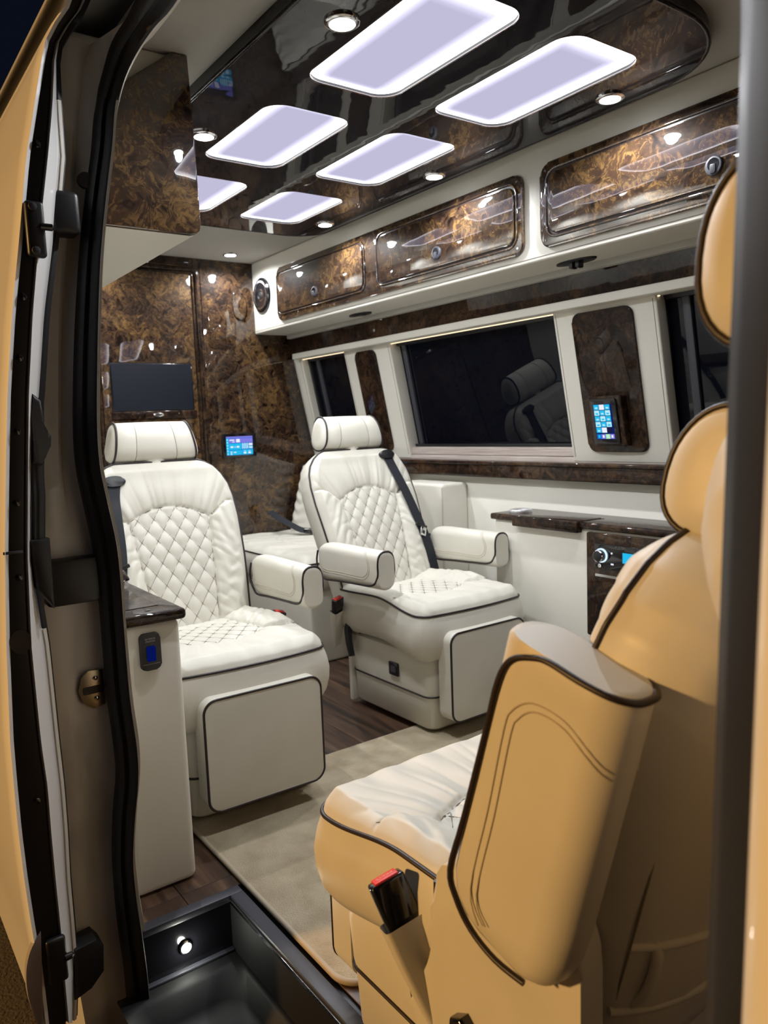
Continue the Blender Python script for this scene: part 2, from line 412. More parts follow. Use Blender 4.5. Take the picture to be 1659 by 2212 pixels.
# left (near) wall: body section round the door opening -----------------------
SR = [(.548, 1.320, 1.725), (.531, 1.370, 1.709), (.515, 1.420, 1.683), (.496, 1.450, 1.640), (.483, 1.468, 1.585), (.473, 1.47, 1.518), (.460, 1.47, 1.451), (.445, 1.47, 1.368), (.433, 1.47, 1.285), (.420, 1.47, 1.160), (.409, 1.47, 1.034), (.407, 1.47, .948), (.415, 1.47, .879), (.426, 1.47, .798), (.428, 1.47, .727), (.427, 1.47, .636), (.428, 1.47, .498), (.434, 1.47, .393), (.431, 1.47, .328), (.419, 1.47, .255), (.409, 1.47, .172), (.410, 1.47, .093), (.416, 1.47, .011), (.420, 1.47, -.091), (.418, 1.47, -.194), (.418, 1.47, -.30)]
SL = [(.491, 1.320, 1.710), (.489, 1.370, 1.698), (.476, 1.420, 1.674), (.466, 1.450, 1.633), (.452, 1.468, 1.578), (.442, 1.47, 1.513), (.428, 1.47, 1.447), (.412, 1.47, 1.365), (.399, 1.47, 1.282), (.383, 1.47, 1.159), (.371, 1.47, 1.035), (.368, 1.47, .951), (.375, 1.47, .882), (.385, 1.47, .803), (.390, 1.47, .732), (.390, 1.47, .643), (.390, 1.47, .507), (.395, 1.47, .404), (.395, 1.47, .339), (.384, 1.47, .267), (.376, 1.47, .184), (.374, 1.47, .108), (.375, 1.47, .030), (.380, 1.47, -.072), (.380, 1.47, -.174), (.380, 1.47, -.30)]
SR = [(.535, .2, 1.755), (.545, .7, 1.755), (.552, 1.0, 1.752), (.553, 1.18, 1.745)]+SR
SL = [(.470, .2, 1.742), (.480, .7, 1.742), (.490, 1.0, 1.738), (.494, 1.18, 1.730)]+SL
def smooth_poly(P, k=4):
    P = np.array(P, float); n = len(P); out = []
    for i in range(n-1):
        p0_, p1_, p2_, p3_ = P[max(i-1, 0)], P[i], P[i+1], P[min(i+2, n-1)]
        for j in range(k):
            t = j/k
            out.append(.5*((2*p1_)+(-p0_+p2_)*t+(2*p0_-5*p1_+4*p2_-p3_)*t*t+(-p0_+3*p1_-3*p2_+p3_)*t**3))
    out.append(P[-1]); return np.array(out)
SRs, SLs = smooth_poly(SR), smooth_poly(SL)
# rubber seal: lofted cross-section with two lips
sec = [(0, 0), (.12, -.010), (.28, -.014), (.42, -.008), (.52, -.011), (.70, -.026), (.86, -.028), (.97, -.016), (1.0, 0), (.95, .018), (.05, .018)]
V = []; F = []; k = len(sec)
for a, c in zip(SLs, SRs):
    d = c-a; out = np.array([0, -1.0, 0]) if a[2] < 1.6 else np.array([0, -.7, -.7])
    sc_ = np.linalg.norm(d)/.042
    for s, o in sec: V.append(a+d*s-out*o*1.0*1.0)
for i in range(len(SLs)-1):
    for j in range(k): F.append((i*k+j, i*k+(j+1) % k, (i+1)*k+(j+1) % k, (i+1)*k+j))
F += [tuple(range(k)), tuple((len(SLs)-1)*k+j for j in range(k))]
seal = pyobj('door_seal', V, F, 'rubber', None, angle=60)
tag(seal, 'black rubber seal running round the rear edge of the door opening', 'seal')
# cream finisher just inside the seal
fin_a = [p+np.array([-.004, .012, 0]) for p in SRs]; fin_b = [p+np.array([.010, .006, .002]) for p in SRs]; fin_c = [p+np.array([.016, .03, .003]) for p in SRs]; fin_d = [p+np.array([.018, .12, .005]) for p in SRs]
V = fin_a+fin_b+fin_c+fin_d; n = len(fin_a)
F = [(r*n+i, r*n+i+1, (r+1)*n+i+1, (r+1)*n+i) for r in range(3) for i in range(n-1)]
wleft = pyobj('wall_left', V, F, 'cream_vinyl', None, angle=70); struct(wleft, 'cream inner trim lining the near wall beside the door opening')
prof = [(x+.018, z) for x, y, z in SR[6:] if z > 0]
extr('lining', [(.50, 1.62)]+prof+[(prof[-1][0], 0)], 1.58, YR, 'cream_vinyl', wleft)
# cornice between door header and ceiling
extr('cornice', [(.560, 1.752), (.585, 1.768), (.60, 1.80), (.63, 1.818), (.70, ZC+.001)], -.4, 1.70, 'headliner', wleft)
extr('cornice_lip', [(.545, 1.735), (.566, 1.752), (.570, 1.762)], -.4, 1.45, 'cream_vinyl', wleft)
# jamb of the body behind the door gap
JP = [(.442, 1.776), (.415, 1.682), (.407, 1.587), (.399, 1.499), (.374, 1.360), (.355, 1.221), (.343, 1.078), (.333, .952), (.319, .782), (.304, .609), (.300, .431), (.300, .338), (.298, .245), (.296, .151), (.300, .051), (.31, -.062), (.32, -.2), (.33, -.34)]
def xj(z): return float(np.interp(-z, [-p[1] for p in JP], [p[0] for p in JP]))
A = [(x+.012, y+.032, z) for x, y, z in SLs[16:]]
zz = [p[2] for p in A]
Bm = [(.45*xj(z)+.55*a[0]-.004, 1.515, z) for z, a in zip(zz, A)]
Bm2 = [(.75*xj(z)+.25*a[0], 1.50, z) for z, a in zip(zz, A)]
Bo = [(xj(z)-.012, 1.505, z) for z in zz]
V = list(A)+Bm+Bm2+Bo; n = len(A)
F = [(r*n+i, r*n+i+1, (r+1)*n+i+1, (r+1)*n+i) for r in range(3) for i in range(n-1)]
jamb = pyobj('door_jamb', V, F, 'shaded_jamb_paint', None, angle=60); struct(jamb, 'grimy body jamb, paint darkened for shade, in the gap between seal and open door')
extr('body_side_skin', [(p[0]-.012, p[1]) for p in JP], 1.505, 3.72, 'white_paint', jamb)
# striker plate
stp = prism('striker_plate', [(.345, .515), (.352, .540), (.365, .552), (.392, .550), (.392, .480), (.37, .476), (.352, .490)], FY(1.502), .003, 'brass_plate', jamb, .001)
for zc_ in (.536, .496): lathe('rivet', [(.0045, 0), (.0045, .002), (.002, .0035)], lambda x, y, h, z0=zc_: (.377+x, 1.499-h, z0+y), 'chrome', stp, 12)
prism('latch_slot', rrect(.352, .392, .506, .521, .004, 3), FY(1.499), .0012, 'piping', stp, 0)
# black rail and stops seen in the gap
blk = box('rail_cover', (.300, 1.47, .690), (.398, 1.512, .775), 'black_plastic', jamb, .006)
box('upper_stop', (.352, 1.44, 1.352), (.404, 1.49, 1.425), 'black_plastic', jamb, .01, 3)
prism('lower_roller_arm', [(.285, .045), (.325, .05), (.338, .03), (.335, -.02), (.31, -.045), (.278, -.055)], FY(1.49), .05, 'black_plastic', jamb, .006)
lathe('hook_stop', [(.014, 0), (.014, .01), (.006, .012)], lambda x, y, h: (.425+x, 1.478-h, 1.455+y), 'black_plastic', jamb, 16)

# open sliding door ------------------------------------------------------------
E0 = [(.379, 1.715), (.352, 1.628), (.331, 1.538), (.312, 1.456), (.291, 1.329), (.269, 1.203), (.251, 1.074), (.239, .960), (.224, .806), (.213, .650), (.205, .490), (.204, .408), (.204, .324), (.206, .238), (.210, .150), (.216, .058), (.218, -.050)]
E1 = [(.402, 1.721), (.369, 1.632), (.358, 1.544), (.344, 1.461), (.320, 1.333), (.299, 1.204), (.282, 1.073), (.271, .958), (.257, .802), (.250, .643), (.251, .477), (.255, .391), (.254, .306), (.254, .219), (.255, .130), (.254, .041), (.254, -.061), (.254, -.14)]
E2 = [(.402, 1.721), (.370, 1.632), (.367, 1.546), (.366, 1.465), (.345, 1.335), (.319, 1.205), (.300, 1.073), (.276, .958), (.262, .802), (.273, .637), (.275, .470), (.277, .384), (.276, .298), (.273, .211), (.273, .122), (.272, .032), (.262, -.061), (.256, -.14)]
def rs(E, zs): return [(float(np.interp(-z, [-p[1] for p in E], [p[0] for p in E])), z) for z in zs]
zs = [1.90, 1.86, 1.80]+list(np.linspace(1.74, -.06, 60))
def ext_top(x, z): return x+max(0, z-1.66)*.35
def P3(E, y, zs_=zs): return [(ext_top(x, z), y, z) for x, z in rs(E, zs_)]
sd = empty('sliding_door', (0, 0, 0)); tag(sd, 'white sliding door slid open behind the doorway, its black front edge showing', 'van door')
def loft(name, L, mat, parent, angle=50):
    n = len(L[0]); V = [p for l in L for p in l]
    return pyobj(name, V, [(r*n+i, r*n+i+1, (r+1)*n+i+1, (r+1)*n+i) for r in range(len(L)-1) for i in range(n-1)], mat, parent, angle=angle)
def sh(Ls, dx, y): return [(x+dx, y, z) for x, _, z in Ls]
b0 = P3(E0, 1.402); b1 = P3(E1, 1.402); b2 = [(x*1.0342, 1.45, 1+(z-1)*1.0342) for x, y, z in P3(E2, 1.402)]
swage = lambda z: -.012*math.exp(-((z-1.40+0)/.12)**2)*0
loft('outer_skin', [sh(b0, .010, 1.405), sh(b0, 0, 1.3985), sh(b0, -.003, 1.406), sh(b0, -.004, 1.45), sh(b0, -.004, 2.75), sh(b0, .03, 2.755)], 'white_paint', sd)
loft('edge_panel', [sh(b0, .003, 1.404), sh(b0, .006, 1.4025), sh(b1, -.004, 1.4025), sh(b1, 0, 1.408)], 'black_plastic', sd)
loft('inner_frame', [sh(b1, -.001, 1.410), sh(b1, .002, 1.399), [((a[0]+c[0])/2+.003, 1.420, (a[2]+c[2])/2) for a, c in zip(b1, b2)], sh(b2, 0, 1.448), sh(b2, .001, 1.47)], 'white_paint', sd)
loft('inner_seal', [sh(b2, .000, 1.456), sh(b2, .005, 1.454), sh(b2, .012, 1.458), sh(b2, .014, 1.48)], 'rubber', sd)
zl = [q for q in zs if q < .69]; c2 = [(x*1.0342, 1.45, 1+(z-1)*1.0342) for x, y, z in P3(E2, 1.402, zl)]
loft('inner_trim', [sh(c2, .000, 1.453), sh(c2, .003, 1.447), sh(c2, .008, 1.449), sh(c2, .0095, 1.457)], 'cream_vinyl', sd)
zl = [q for q in zs if 1.34 < q < 1.56]; c2 = [(x*1.0342, 1.45, 1+(z-1)*1.0342) for x, y, z in P3(E2, 1.402, zl)]
loft('inner_trim', [sh(c2, .000, 1.453), sh(c2, .003, 1.447), sh(c2, .008, 1.449), sh(c2, .0095, 1.457)], 'cream_vinyl', sd)
for x, z in ((.331, 1.480), (.289, 1.232), (.275, 1.132), (.261, 1.011), (.250, .892), (.243, .766), (.238, .370)):
    lathe('edge_plug', [(.0062, 0), (.0060, .002), (.003, .0035)], lambda a, c, h, x=x, z=z: (x+a, 1.4025-h, z+c), 'gloss_black', sd, 14)
prism('edge_cup', [(.236+.017*math.cos(a), .656+.021*math.sin(a)) for a in np.linspace(0, 2*math.pi, 20, endpoint=False)], FY(1.4025), .0015, 'piping', sd, 0)
br = box('latch_bracket', (.300, 1.385, 1.295), (.330, 1.402, 1.385), 'black_plastic', sd, .006, 3)
lathe('latch_pin', [(.006, 0), (.006, .018), (.004, .02)], lambda a, c, h: (.322+h, 1.388+a, 1.345+c), 'gloss_black', br, 12)
for z in (1.375, 1.305): lathe('bracket_bolt', [(.007, 0), (.0065, .003), (.003, .004)], lambda a, c, h, z=z: (.312+a, 1.385-h, z+c), 'dark_grey', br, 12)
hd = prism('grab_handle', [(.290, 1.075), (.304, 1.062), (.307, 1.03), (.303, 1.005), (.316, 1.003), (.314, .985), (.303, .965), (.298, .952), (.284, .955), (.286, 1.04)], FY(1.44), .035, 'black_plastic', sd, .006, 3)
tube('handle_bar', [(.292, 1.43, .96), (.290, 1.425, .90), (.284, 1.43, .82)], .011, 'black_plastic', hd, n=10)
prism('handle_foot', [(.268, .825), (.300, .825), (.298, .70), (.272, .74)], FY(1.44), .03, 'black_plastic', hd, .006)
lb = box('lower_bracket', (.228, 1.388, .03), (.262, 1.403, .115), 'black_plastic', sd, .006, 3)
lathe('guide_pin', [(.007, 0), (.006, .012), (.002, .016)], lambda a, c, h: (.258+h, 1.392+a, .072+c), 'black_plastic', lb, 12)
prism('grey_cover', [tuple(q[:2]) for q in smooth_poly([(.224, .133, 0), (.2046, .106, 0), (.1945, .067, 0), (.1955, .0127, 0), (.211, -.048, 0), (.2188, .046, 0), (.224, .133, 0)], 5)[:-1]], FY(1.412), .014, 'grey_plate', sd, .002)
box('edge_crease', (.222, 1.399, .807), (.253, 1.403, .812), 'dark_grey', sd, .001)

# front post of the doorway (right edge of the view)
BZ = [(1.9, .03, .03), (1.6, .012, .02), (1.2, 0, 0), (.9, -.004, .006), (.6, -.006, .012), (.2, 0, .014), (-.35, 0, .014)]
def bz(z): return [float(np.interp(-z, [-q[0] for q in BZ], [q[i] for q in BZ])) for i in (1, 2)]
zb = list(np.linspace(1.9, -.35, 40))
def bl(x, y): return [(x+bz(z)[0], y-.007+bz(z)[1], z) for z in zb]
fp = empty('front_door_post'); struct(fp, 'black sealed front post of the doorway')
loft('post_seal', [bl(.455, .225), bl(.440, .243), bl(.420, .2455), bl(.408, .236), bl(.402, .226), bl(.388, .226), bl(.372, .212), bl(.360, .190), bl(.372, .17), bl(.44, .18)], 'rubber', fp)
loft('outer_skin', [bl(.372, .195), bl(.362, .192), bl(.352, .186), bl(.346, .176), bl(.342, .15), bl(.340, -.9)], 'white_paint', fp)
loft('inner_lining', [bl(.45, .226), bl(.47, .20), bl(.48, -.2)], 'headliner', fp)

# step well --------------------------------------------------------------------
sw = empty('step_well', (0, 0, 0)); tag(sw, 'black plastic entry step well with frame beside the door sill', 'step')
box('frame_bar', (.40, 1.474, -.012), (.642, 1.502, .004), 'dark_grey', sw, .003)
box('frame_bar', (.612, .2, -.012), (.642, 1.476, .004), 'dark_grey', sw, .003)
box('back_wall', (.40, 1.476, -.26), (.62, 1.49, -.002), 'gloss_black', sw, 0)
box('side_wall', (.611, .2, -.26), (.625, 1.48, -.002), 'matte_black', sw, 0)
box('edge_trim', (.6085, .2, -.012), (.6115, 1.474, -.004), 'chrome', sw, 0)
# tread: rounded rim falling to a tray
def ring(x0, x1, y0, y1, r, z): return [(x, y, z) for x, y in rrect(x0, x1, y0, y1, r, 8)]
R = [ring(.36, .611, .2, 1.475, .004, -.118), ring(.36, .606, .2, 1.445, .03, -.118), ring(.36, .60, .22, 1.425, .04, -.124), ring(.37, .585, .24, 1.40, .05, -.160), ring(.38, .575, .25, 1.385, .05, -.172), ring(.40, .56, .27, 1.36, .045, -.175)]
n = len(R[0]); V = [p for r in R for p in r]
F = [(k*n+i, k*n+(i+1) % n, (k+1)*n+(i+1) % n, (k+1)*n+i) for k in range(len(R)-1) for i in range(n)]+[tuple((len(R)-1)*n+i for i in range(n))]
tread = pyobj('tread', V, F, 'matte_black', sw, angle=60)
box('tread_lip', (.40, 1.462, -.121), (.611, 1.476, -.112), 'dark_grey', sw, .002)
for i in range(46):
    y = 1.325-.012*i
    if y > .8: box('mat_rib', (.42, y, -.176), (.545, y+.006, -.171), 'matte_black', tread, .001, 1)
lampst = empty('step_lamp', (.506, 1.475, -.067)); tag(lampst, 'small bright LED lamp on the back wall of the step well', 'lamp')
lathe('bezel', [(.014, 0), (.014, .004), (.011, .006), (.010, .004)], lambda a, c, h: (a, -h, c), 'chrome', lampst, 20)
lathe('lens', [(.010, .003), (.009, .0065), (.004, .009)], lambda a, c, h: (a, -h, c), 'step_led', lampst, 20)
point_light('step_glow', (0, -.02, 0), .30, (1, 1, .88), .008, lampst)

# rug
rg = empty('floor_rug', (0, 0, 0)); tag(rg, 'beige carpet mat with bound edge on the wood floor between the seats', 'rug')
ro = rrect(.656, 1.80, 1.075, 1.926, .05, 8)
prism('pile', ro, FZU(0.0005), .013, 'carpet', rg, .004, 2)
tube('bound_edge', [(x, y, .007) for x, y in ro], .0068, 'carpet_binding', rg, True, 8)

# ------------------------------------------------------------------ CEILING PANEL AND LAMPS
holes = {}
for cn, (x0, x1) in (('L', (.955, 1.203)), ('R', (1.322, 1.574))):
    for i, (y0, y1) in enumerate(((1.115, 1.590), (1.732, 2.178), (2.332, 2.722))):
        holes[(cn, i)] = (x0, x1, y0, y1)
def ell_corner(cx, cy, rx, ry, a0, n=12): return [(cx+rx*math.cos(math.radians(a0+90*k/n)), cy+ry*math.sin(math.radians(a0+90*k/n))) for k in range(n+1)]
out = ell_corner(1.735-.27, .95+.24, .27, .24, -90)+ell_corner(1.745-.15, 2.875-.13, .15, .13, 0)+ell_corner(.79+.15, 2.875-.13, .15, .13, 90)+ell_corner(.79+.27, .95+.24, .27, .24, 180)
ZP = 1.786
bm = bmesh.new(); edges = []
def loop(pts, z): return [bm.verts.new((x, y, z)) for x, y in pts]
lo_loops = []; 
for pts in [out]+[rrect(h[0], h[1], h[2], h[3], .055, 8) for h in holes.values()]:
    lo = loop(pts, ZP); lo_loops.append((pts, lo))
    for i in range(len(lo)): edges.append(bm.edges.new((lo[i], lo[(i+1) % len(lo)])))
bmesh.ops.triangle_fill(bm, use_beauty=True, use_dissolve=False, edges=edges)
for pts, lo in lo_loops:
    hi = loop(pts, ZC+.002); n = len(lo)
    for i in range(n): bm.faces.new((lo[i], lo[(i+1) % n], hi[(i+1) % n], hi[i]))
cp = finish(bm, 'ceiling_panel', 'burl_ceiling', None, True, 40)
tag(cp, 'dark glossy burl panel on the ceiling framing six lit panels', 'ceiling panel')
tube('panel_edge', [(x, y, ZP+.004) for x, y in out], .006, 'burl_ceiling', cp, True, 8)
lab = {('L', 0): 'largest lit ceiling panel at top centre, left row, nearest the door', ('R', 0): 'lit ceiling panel nearest the front in the row by the far cabinet',
       ('L', 1): 'middle lit ceiling panel of the left row', ('R', 1): 'middle lit ceiling panel of the row by the far cabinet',
       ('L', 2): 'rearmost lit ceiling panel of the left row, half hidden by the burl cabinet end', ('R', 2): 'rearmost lit ceiling panel of the row by the far cabinet'}
for key, (x0, x1, y0, y1) in holes.items():
    t = empty('light_panel', ((x0+x1)/2, (y0+y1)/2, ZP)); tag(t, lab[key], 'light panel', 'lit ceiling panels')
    hw, hl, r = (x1-x0)/2-.001, (y1-y0)/2-.001, .055
    ny, nx = 40, 28; V = []; ed = []
    ts = np.sin(np.linspace(-math.pi/2, math.pi/2, ny+1))
    for q in ts:
        y = q*hl; dy = max(0, abs(y)-(hl-r)); w = hw-r+math.sqrt(max(r*r-dy*dy, 1e-8))
        for s in np.sin(np.linspace(-math.pi/2, math.pi/2, nx+1)):
            V.append((s*w, y, .009))
            e1 = (w-abs(s*w))/.055
            e2 = (hl-abs(y))/(.075 if (key[1] == 0 and y < 0) else .028)
            ed.append(min(1, min(e1, e2)))
    F = [(j*(nx+1)+i, j*(nx+1)+i+1, (j+1)*(nx+1)+i+1, (j+1)*(nx+1)+i) for j in range(ny) for i in range(nx)]
    d = pyobj('diffuser', V, F, 'diffuser', t, False, recalc=False)
    d.data.attributes.new('edge', 'FLOAT', 'POINT').data.foreach_set('value', ed)
    tube('trim_ring', [(x-(x0+x1)/2, y-(y0+y1)/2, .0015) for x, y in rrect(x0, x1, y0, y1, .055, 8)], .0022, 'burl', t, True, 6)

def downlight(x, y, z, label, energy=20.5):
    t = empty('downlight', (x, y, z)); tag(t, label, 'downlight', 'round LED downlights')
    lathe('bezel', [(.036, 0), (.0355, -.004), (.031, -.007), (.026, -.007), (.0255, -.003)], lambda a, c, h: (a, c, h), 'chrome', t, 32)
    lathe('lens', [(.0255, -.004), (.022, -.008), (.012, -.010)], lambda a, c, h: (a, c, h), 'led_white', t, 24)
    point_light('beam', (0, 0, -.016), energy, (.95, .97, 1.0), .018, t, 165, .5)
    return t
downlight(.900, 1.330, ZP, 'downlight nearest the door, left of the largest lit panel')
downlight(.900, 2.012, ZP, 'downlight beside the burl cabinet end on the near side')
downlight(1.666, 1.287, ZP, 'downlight nearest the front above the far cabinets')
downlight(1.666, 1.972, ZP, 'middle downlight of the row above the far cabinets')
downlight(1.666, 2.640, ZP, 'rearmost downlight in the dark panel above the far cabinets')
downlight(1.628, 3.424, ZC, 'downlight set in the cream ceiling by the rear bulkhead')
downlight(.900, 2.640, ZP, 'downlight in the dark panel hidden behind the near cabinet')
downlight(.900, 3.424, ZC, 'downlight in the cream ceiling over the rear door')

# ------------------------------------------------------------------ OVERHEAD CABINETS
oc = empty('overhead_cabinet', (1.81, 2.0, 1.473)); tag(oc, 'long cream overhead cabinet with burl doors along the far wall', 'cabinet')
def rel(o, root):
    o.parent = root; o.matrix_parent_inverse = Matrix.Translation(root.location).inverted(); return o
rel(box('body', (1.812, .35, 1.473), (2.12, YR-.001, ZC-.001), 'cream_vinyl', None, .006, 3), oc)
rel(multi_tube('stitching', [[(1.8115, y, 1.486) for y in np.linspace(.4, 3.57, 40)]], .0009, 'seam_thread_dark'), oc)
xf = 1.812
def fascia(y0, y1, z0, z1, doors):
    f = rel(prism('fascia', rrect(y0, y1, z0, z1, .035, 8), FX(xf), .011, 'burl', None, .006, 3), oc)
    for (a, c, d0, d1, ly) in doors:
        o = rrect(a, c, d0, d1, .030, 8)
        gp = rel(prism('door_gap', rrect(a-.007, c+.007, d0-.007, d1+.007, .036, 8), FX(xf-.0105), .0012, 'piping', None, 0), oc)
        rel(tube('door_rim', [(xf-.0125, y, z) for y, z in rrect(a-.010, c+.010, d0-.010, d1+.010, .038, 8)], .0042, 'burl', None, True, 8), oc)
        dr = rel(prism('door', o, FX(xf-.0105), .0065, 'burl', None, .004, 3), oc)
        if ly:
            lz = 1.585
            l = prism('latch', [(ly+.023*math.cos(q), lz+.023*math.sin(q)) for q in np.linspace(0, 2*math.pi, 28, endpoint=False)], FX(xf-.017), .006, 'dark_grey', None, .003, 3); rel(l, dr); l.matrix_parent_inverse = (Matrix.Translation(oc.location) @ dr.matrix_parent_inverse @ Matrix.Identity(4)).inverted() if False else Matrix.Identity(4)
            l2 = prism('latch_ring', [(ly+.015*math.cos(q), lz+.003+.015*math.sin(q)) for q in np.linspace(0, 2*math.pi, 24, endpoint=False)], FX(xf-.0226), .001, 'gloss_black', dr, 0)
            l3 = prism('latch_thumb', rrect(ly-.0075, ly+.0075, lz-.018, lz+.004, .004, 4), FX(xf-.0232), .003, 'dark_grey', dr, .0012, 2)
    for yy in (y0+.022, y1-.022):
        for zz_ in (z0+.022, z1-.022):
            sc = rel(lathe('screw', [(.0035, 0), (.003, .0015)], lambda a, c, h, yy=yy, zz_=zz_: (xf-.011-h, yy+a, zz_+c), 'chrome', None, 10), oc)
fascia(1.720, 3.312, 1.503, 1.746, [(2.585, 3.292, 1.540, 1.714, 2.955), (1.752, 2.480, 1.540, 1.714, 2.124)])
fascia(.55, 1.648, 1.503, 1.746, [(.60, 1.612, 1.540, 1.714, 1.084)])
sp = empty('speaker', (1.8115, 3.475, 1.650)); tag(sp, 'round black speaker with chrome ring at the rear end of the far cabinet', 'speaker')
def spf(a, c, h): return (-h, a, c)
lathe('housing', [(.085, 0), (.083, .008), (.074, .014), (.066, .012)], spf, 'gloss_black', sp, 40)
lathe('chrome_ring', [(.069, .011), (.069, .0155), (.061, .0155), (.060, .011)], spf, 'chrome', sp, 40)
lathe('cone', [(.060, .0115), (.050, .006), (.030, .004), (.028, .004)], spf, 'tv_screen', sp, 40)
lathe('centre_ring', [(.029, .004), (.029, .012), (.024, .013), (.023, .008)], spf, 'chrome', sp, 32)
lathe('dust_cap', [(.023, .006), (.018, .012), (.008, .0155)], spf, 'black_plastic', sp, 32)
def cabvent(y, label, tabs):
    t = empty('air_vent', (1.915, y, 1.473)); tag(t, label, 'air vent', 'oval vents under the far cabinet')
    prism('bezel', [(.030*math.cos(q), .075*math.sin(q)) for q in np.linspace(0, 2*math.pi, 32, endpoint=False)], FZD(.0005), .006, 'dark_vent', t, .003, 3)
    for q in (-.012, .012) if tabs else ():
        prism('vane', [(-.012, -.006+q), (.012, -.006+q), (.012, .006+q), (-.012, .006+q)], FZD(-.005), .018, 'dark_vent', t, .004)
    if not tabs: prism('vane', rrect(-.010, .010, -.04, .04, .006, 3), FZD(-.005), .003, 'gloss_black', t, .001)
cabvent(2.785, 'flat black oval vent under the far cabinet above the rear post', False)
cabvent(1.608, 'black oval vent with open vanes under the far cabinet by the control post', True)

nc = empty('overhead_cabinet', (.72, 1.70, 1.44)); tag(nc, 'near overhead cabinet with a dark burl end panel beside the doorway', 'cabinet')
rel(box('body', (.47, 1.702, 1.441), (.728, YR-.001, ZC-.001), 'cream_vinyl', None, .006, 3), nc)
endp = [(.47, 1.438), (.700, 1.438)]+[(.712+.022*math.sin(math.radians(q)), 1.460-.022*math.cos(math.radians(q))) for q in (0, 30, 60, 90)]+[(.730, 1.64), (.7265, 1.8185), (.690, 1.8185), (.593, 1.745), (.52, 1.66), (.47, 1.60)]
rel(prism('end_panel', endp, FY(1.702), .018, 'burl', None, .004, 3), nc)

# ------------------------------------------------------------------ REAR WALL EQUIPMENT
tv = empty('television', (1.265, YR-.006, 1.21)); tag(tv, 'black flat television set into the burl rear door', 'television')
prism('bezel', rrect(-.195, .195, -.109, .112, .004, 3), FY(0), .010, 'gloss_black', tv, .002)
prism('screen', rrect(-.189, .189, -.104, .107, .002, 2), FY(-.0098), .0012, 'tv_screen', tv, 0)
lg = empty('door_ledge', (1.268, YR-.006, 1.083)); tag(lg, 'burl latch rail with a chrome pull under the television', 'rail')
prism('rail', rrect(-.202, .202, -.018, .018, .003, 3), FY(0), .014, 'burl_dark', lg, .003, 3)
lathe('pull', [(.022, 0), (.021, .006), (.014, .009), (.012, .005)], lambda a, c, h: (.01+a*1.2, -.014-h, c*.45), 'chrome', lg, 24)
for x in (-.11, .11): lathe('rail_screw', [(.0035, 0), (.003, .002)], lambda a, c, h, x=x: (x+a, -.014-h, .004+c), 'chrome', lg, 10)
ts_ = empty('touch_screen', (1.684, YR-.004, .921)); tag(ts_, 'lit blue touch screen in black frame on the rear bulkhead', 'screen')
prism('bezel', rrect(-.092, .092, -.060, .060, .006, 4), FY(0), .012, 'gloss_black', ts_, .003, 3)
def tile(parent, x0, x1, z0, z1, mat, lev=0, y=-.0122): return prism('display_tile', [(x0, z0), (x1, z0), (x1, z1), (x0, z1)], FY(y-lev*.0003), .0003, mat, parent, 0)
disp = prism('display', [(-.072, -.048), (.072, -.048), (.072, .045), (-.072, .045)], FY(-.0118), .0004, 'scr_blue', ts_, 0)
tile(disp, -.072, .072, .038, .045, 'scr_violet'); tile(disp, -.058, .072, .013, .035, 'scr_violet')
tile(disp, -.072, -.059, -.047, .036, 'scr_cyan')
for i in range(6): tile(disp, -.069, -.063, .026-.014*i, .032-.014*i, 'scr_pale', 1)
tile(disp, -.054, -.028, .024, .030, 'scr_white', 1); tile(disp, -.040, -.026, .016, .020, 'scr_white', 1); tile(disp, -.018, .002, .015, .032, 'scr_white', 1)
tile(disp, -.058, .010, -.021, .010, 'scr_cyan'); tile(disp, -.050, -.036, -.011, -.003, 'scr_white', 1); tile(disp, -.030, -.022, -.010, -.005, 'scr_pale', 1); tile(disp, -.017, -.003, -.011, -.003, 'scr_white', 1)
for i, x in enumerate((.013, .022, .031, .040)): tile(disp, x, x+.006, -.018, .010, 'scr_pale')
tile(disp, .050, .070, -.002, .009, 'scr_white'); tile(disp, .050, .070, -.017, -.006, 'scr_pale')
tile(disp, -.058, .010, -.047, -.024, 'scr_cyan'); tile(disp, .012, .071, -.047, -.022, 'scr_cyan')
for x in (.020, .045): tile(disp, x, x+.014, -.042, -.034, 'scr_white', 1); tile(disp, x+.002, x+.012, -.030, -.027, 'scr_pale', 1)
tile(disp, -.052, -.042, -.034, -.030, 'scr_white', 1); tile(disp, -.034, -.020, -.036, -.032, 'scr_white', 1); tile(disp, -.050, -.044, -.045, -.038, 'scr_white', 1)
gr = empty('vent_grille', (1.262, YR-.006, 1.795)); tag(gr, 'tiny white slatted plate at the top of the rear bulkhead', 'vent')
prism('plate', rrect(-.024, .024, -.017, .017, .003, 3), FY(0), .004, 'white_paint', gr, .001)
for i in range(5): prism('slot', rrect(-.016+.008*i-.0012, -.016+.008*i+.0012, -.012, .012, .001, 2), FY(-.004), .0005, 'dark_grey', gr, 0)

# control screen on the window post
ct = empty('control_panel', (0, 0, 0)); tag(ct, 'lit control screen with cyan buttons on the burl window post', 'control panel')
def cw(u, v, w): return (2.072-w, u, v)
def ctf(u, v, w): x, y, z = wp(-.014-w, u, v); return (x, y, z)
prism('burl_block', rrect(1.545, 1.672, .900, 1.062, .006, 3), ctf, .030, 'burl_dark', ct, .004, 3)
prism('bezel', rrect(1.562, 1.664, .906, 1.054, .008, 4), lambda u, v, w: ctf(u, v, .030+w), .008, 'gloss_black', ct, .003, 3)
def ctile(u0, u1, v0, v1, mat, lev=0, nm='button'): return prism(nm, [(u0, v0), (u1, v0), (u1, v1), (u0, v1)], lambda u, v, w: ctf(u, v, .0382+lev*.0003+w), .0003, mat, dsp if nm == 'button' else ct, 0)
dsp = ctile(1.578, 1.650, .922, 1.036, 'scr_dark', 0, 'display')
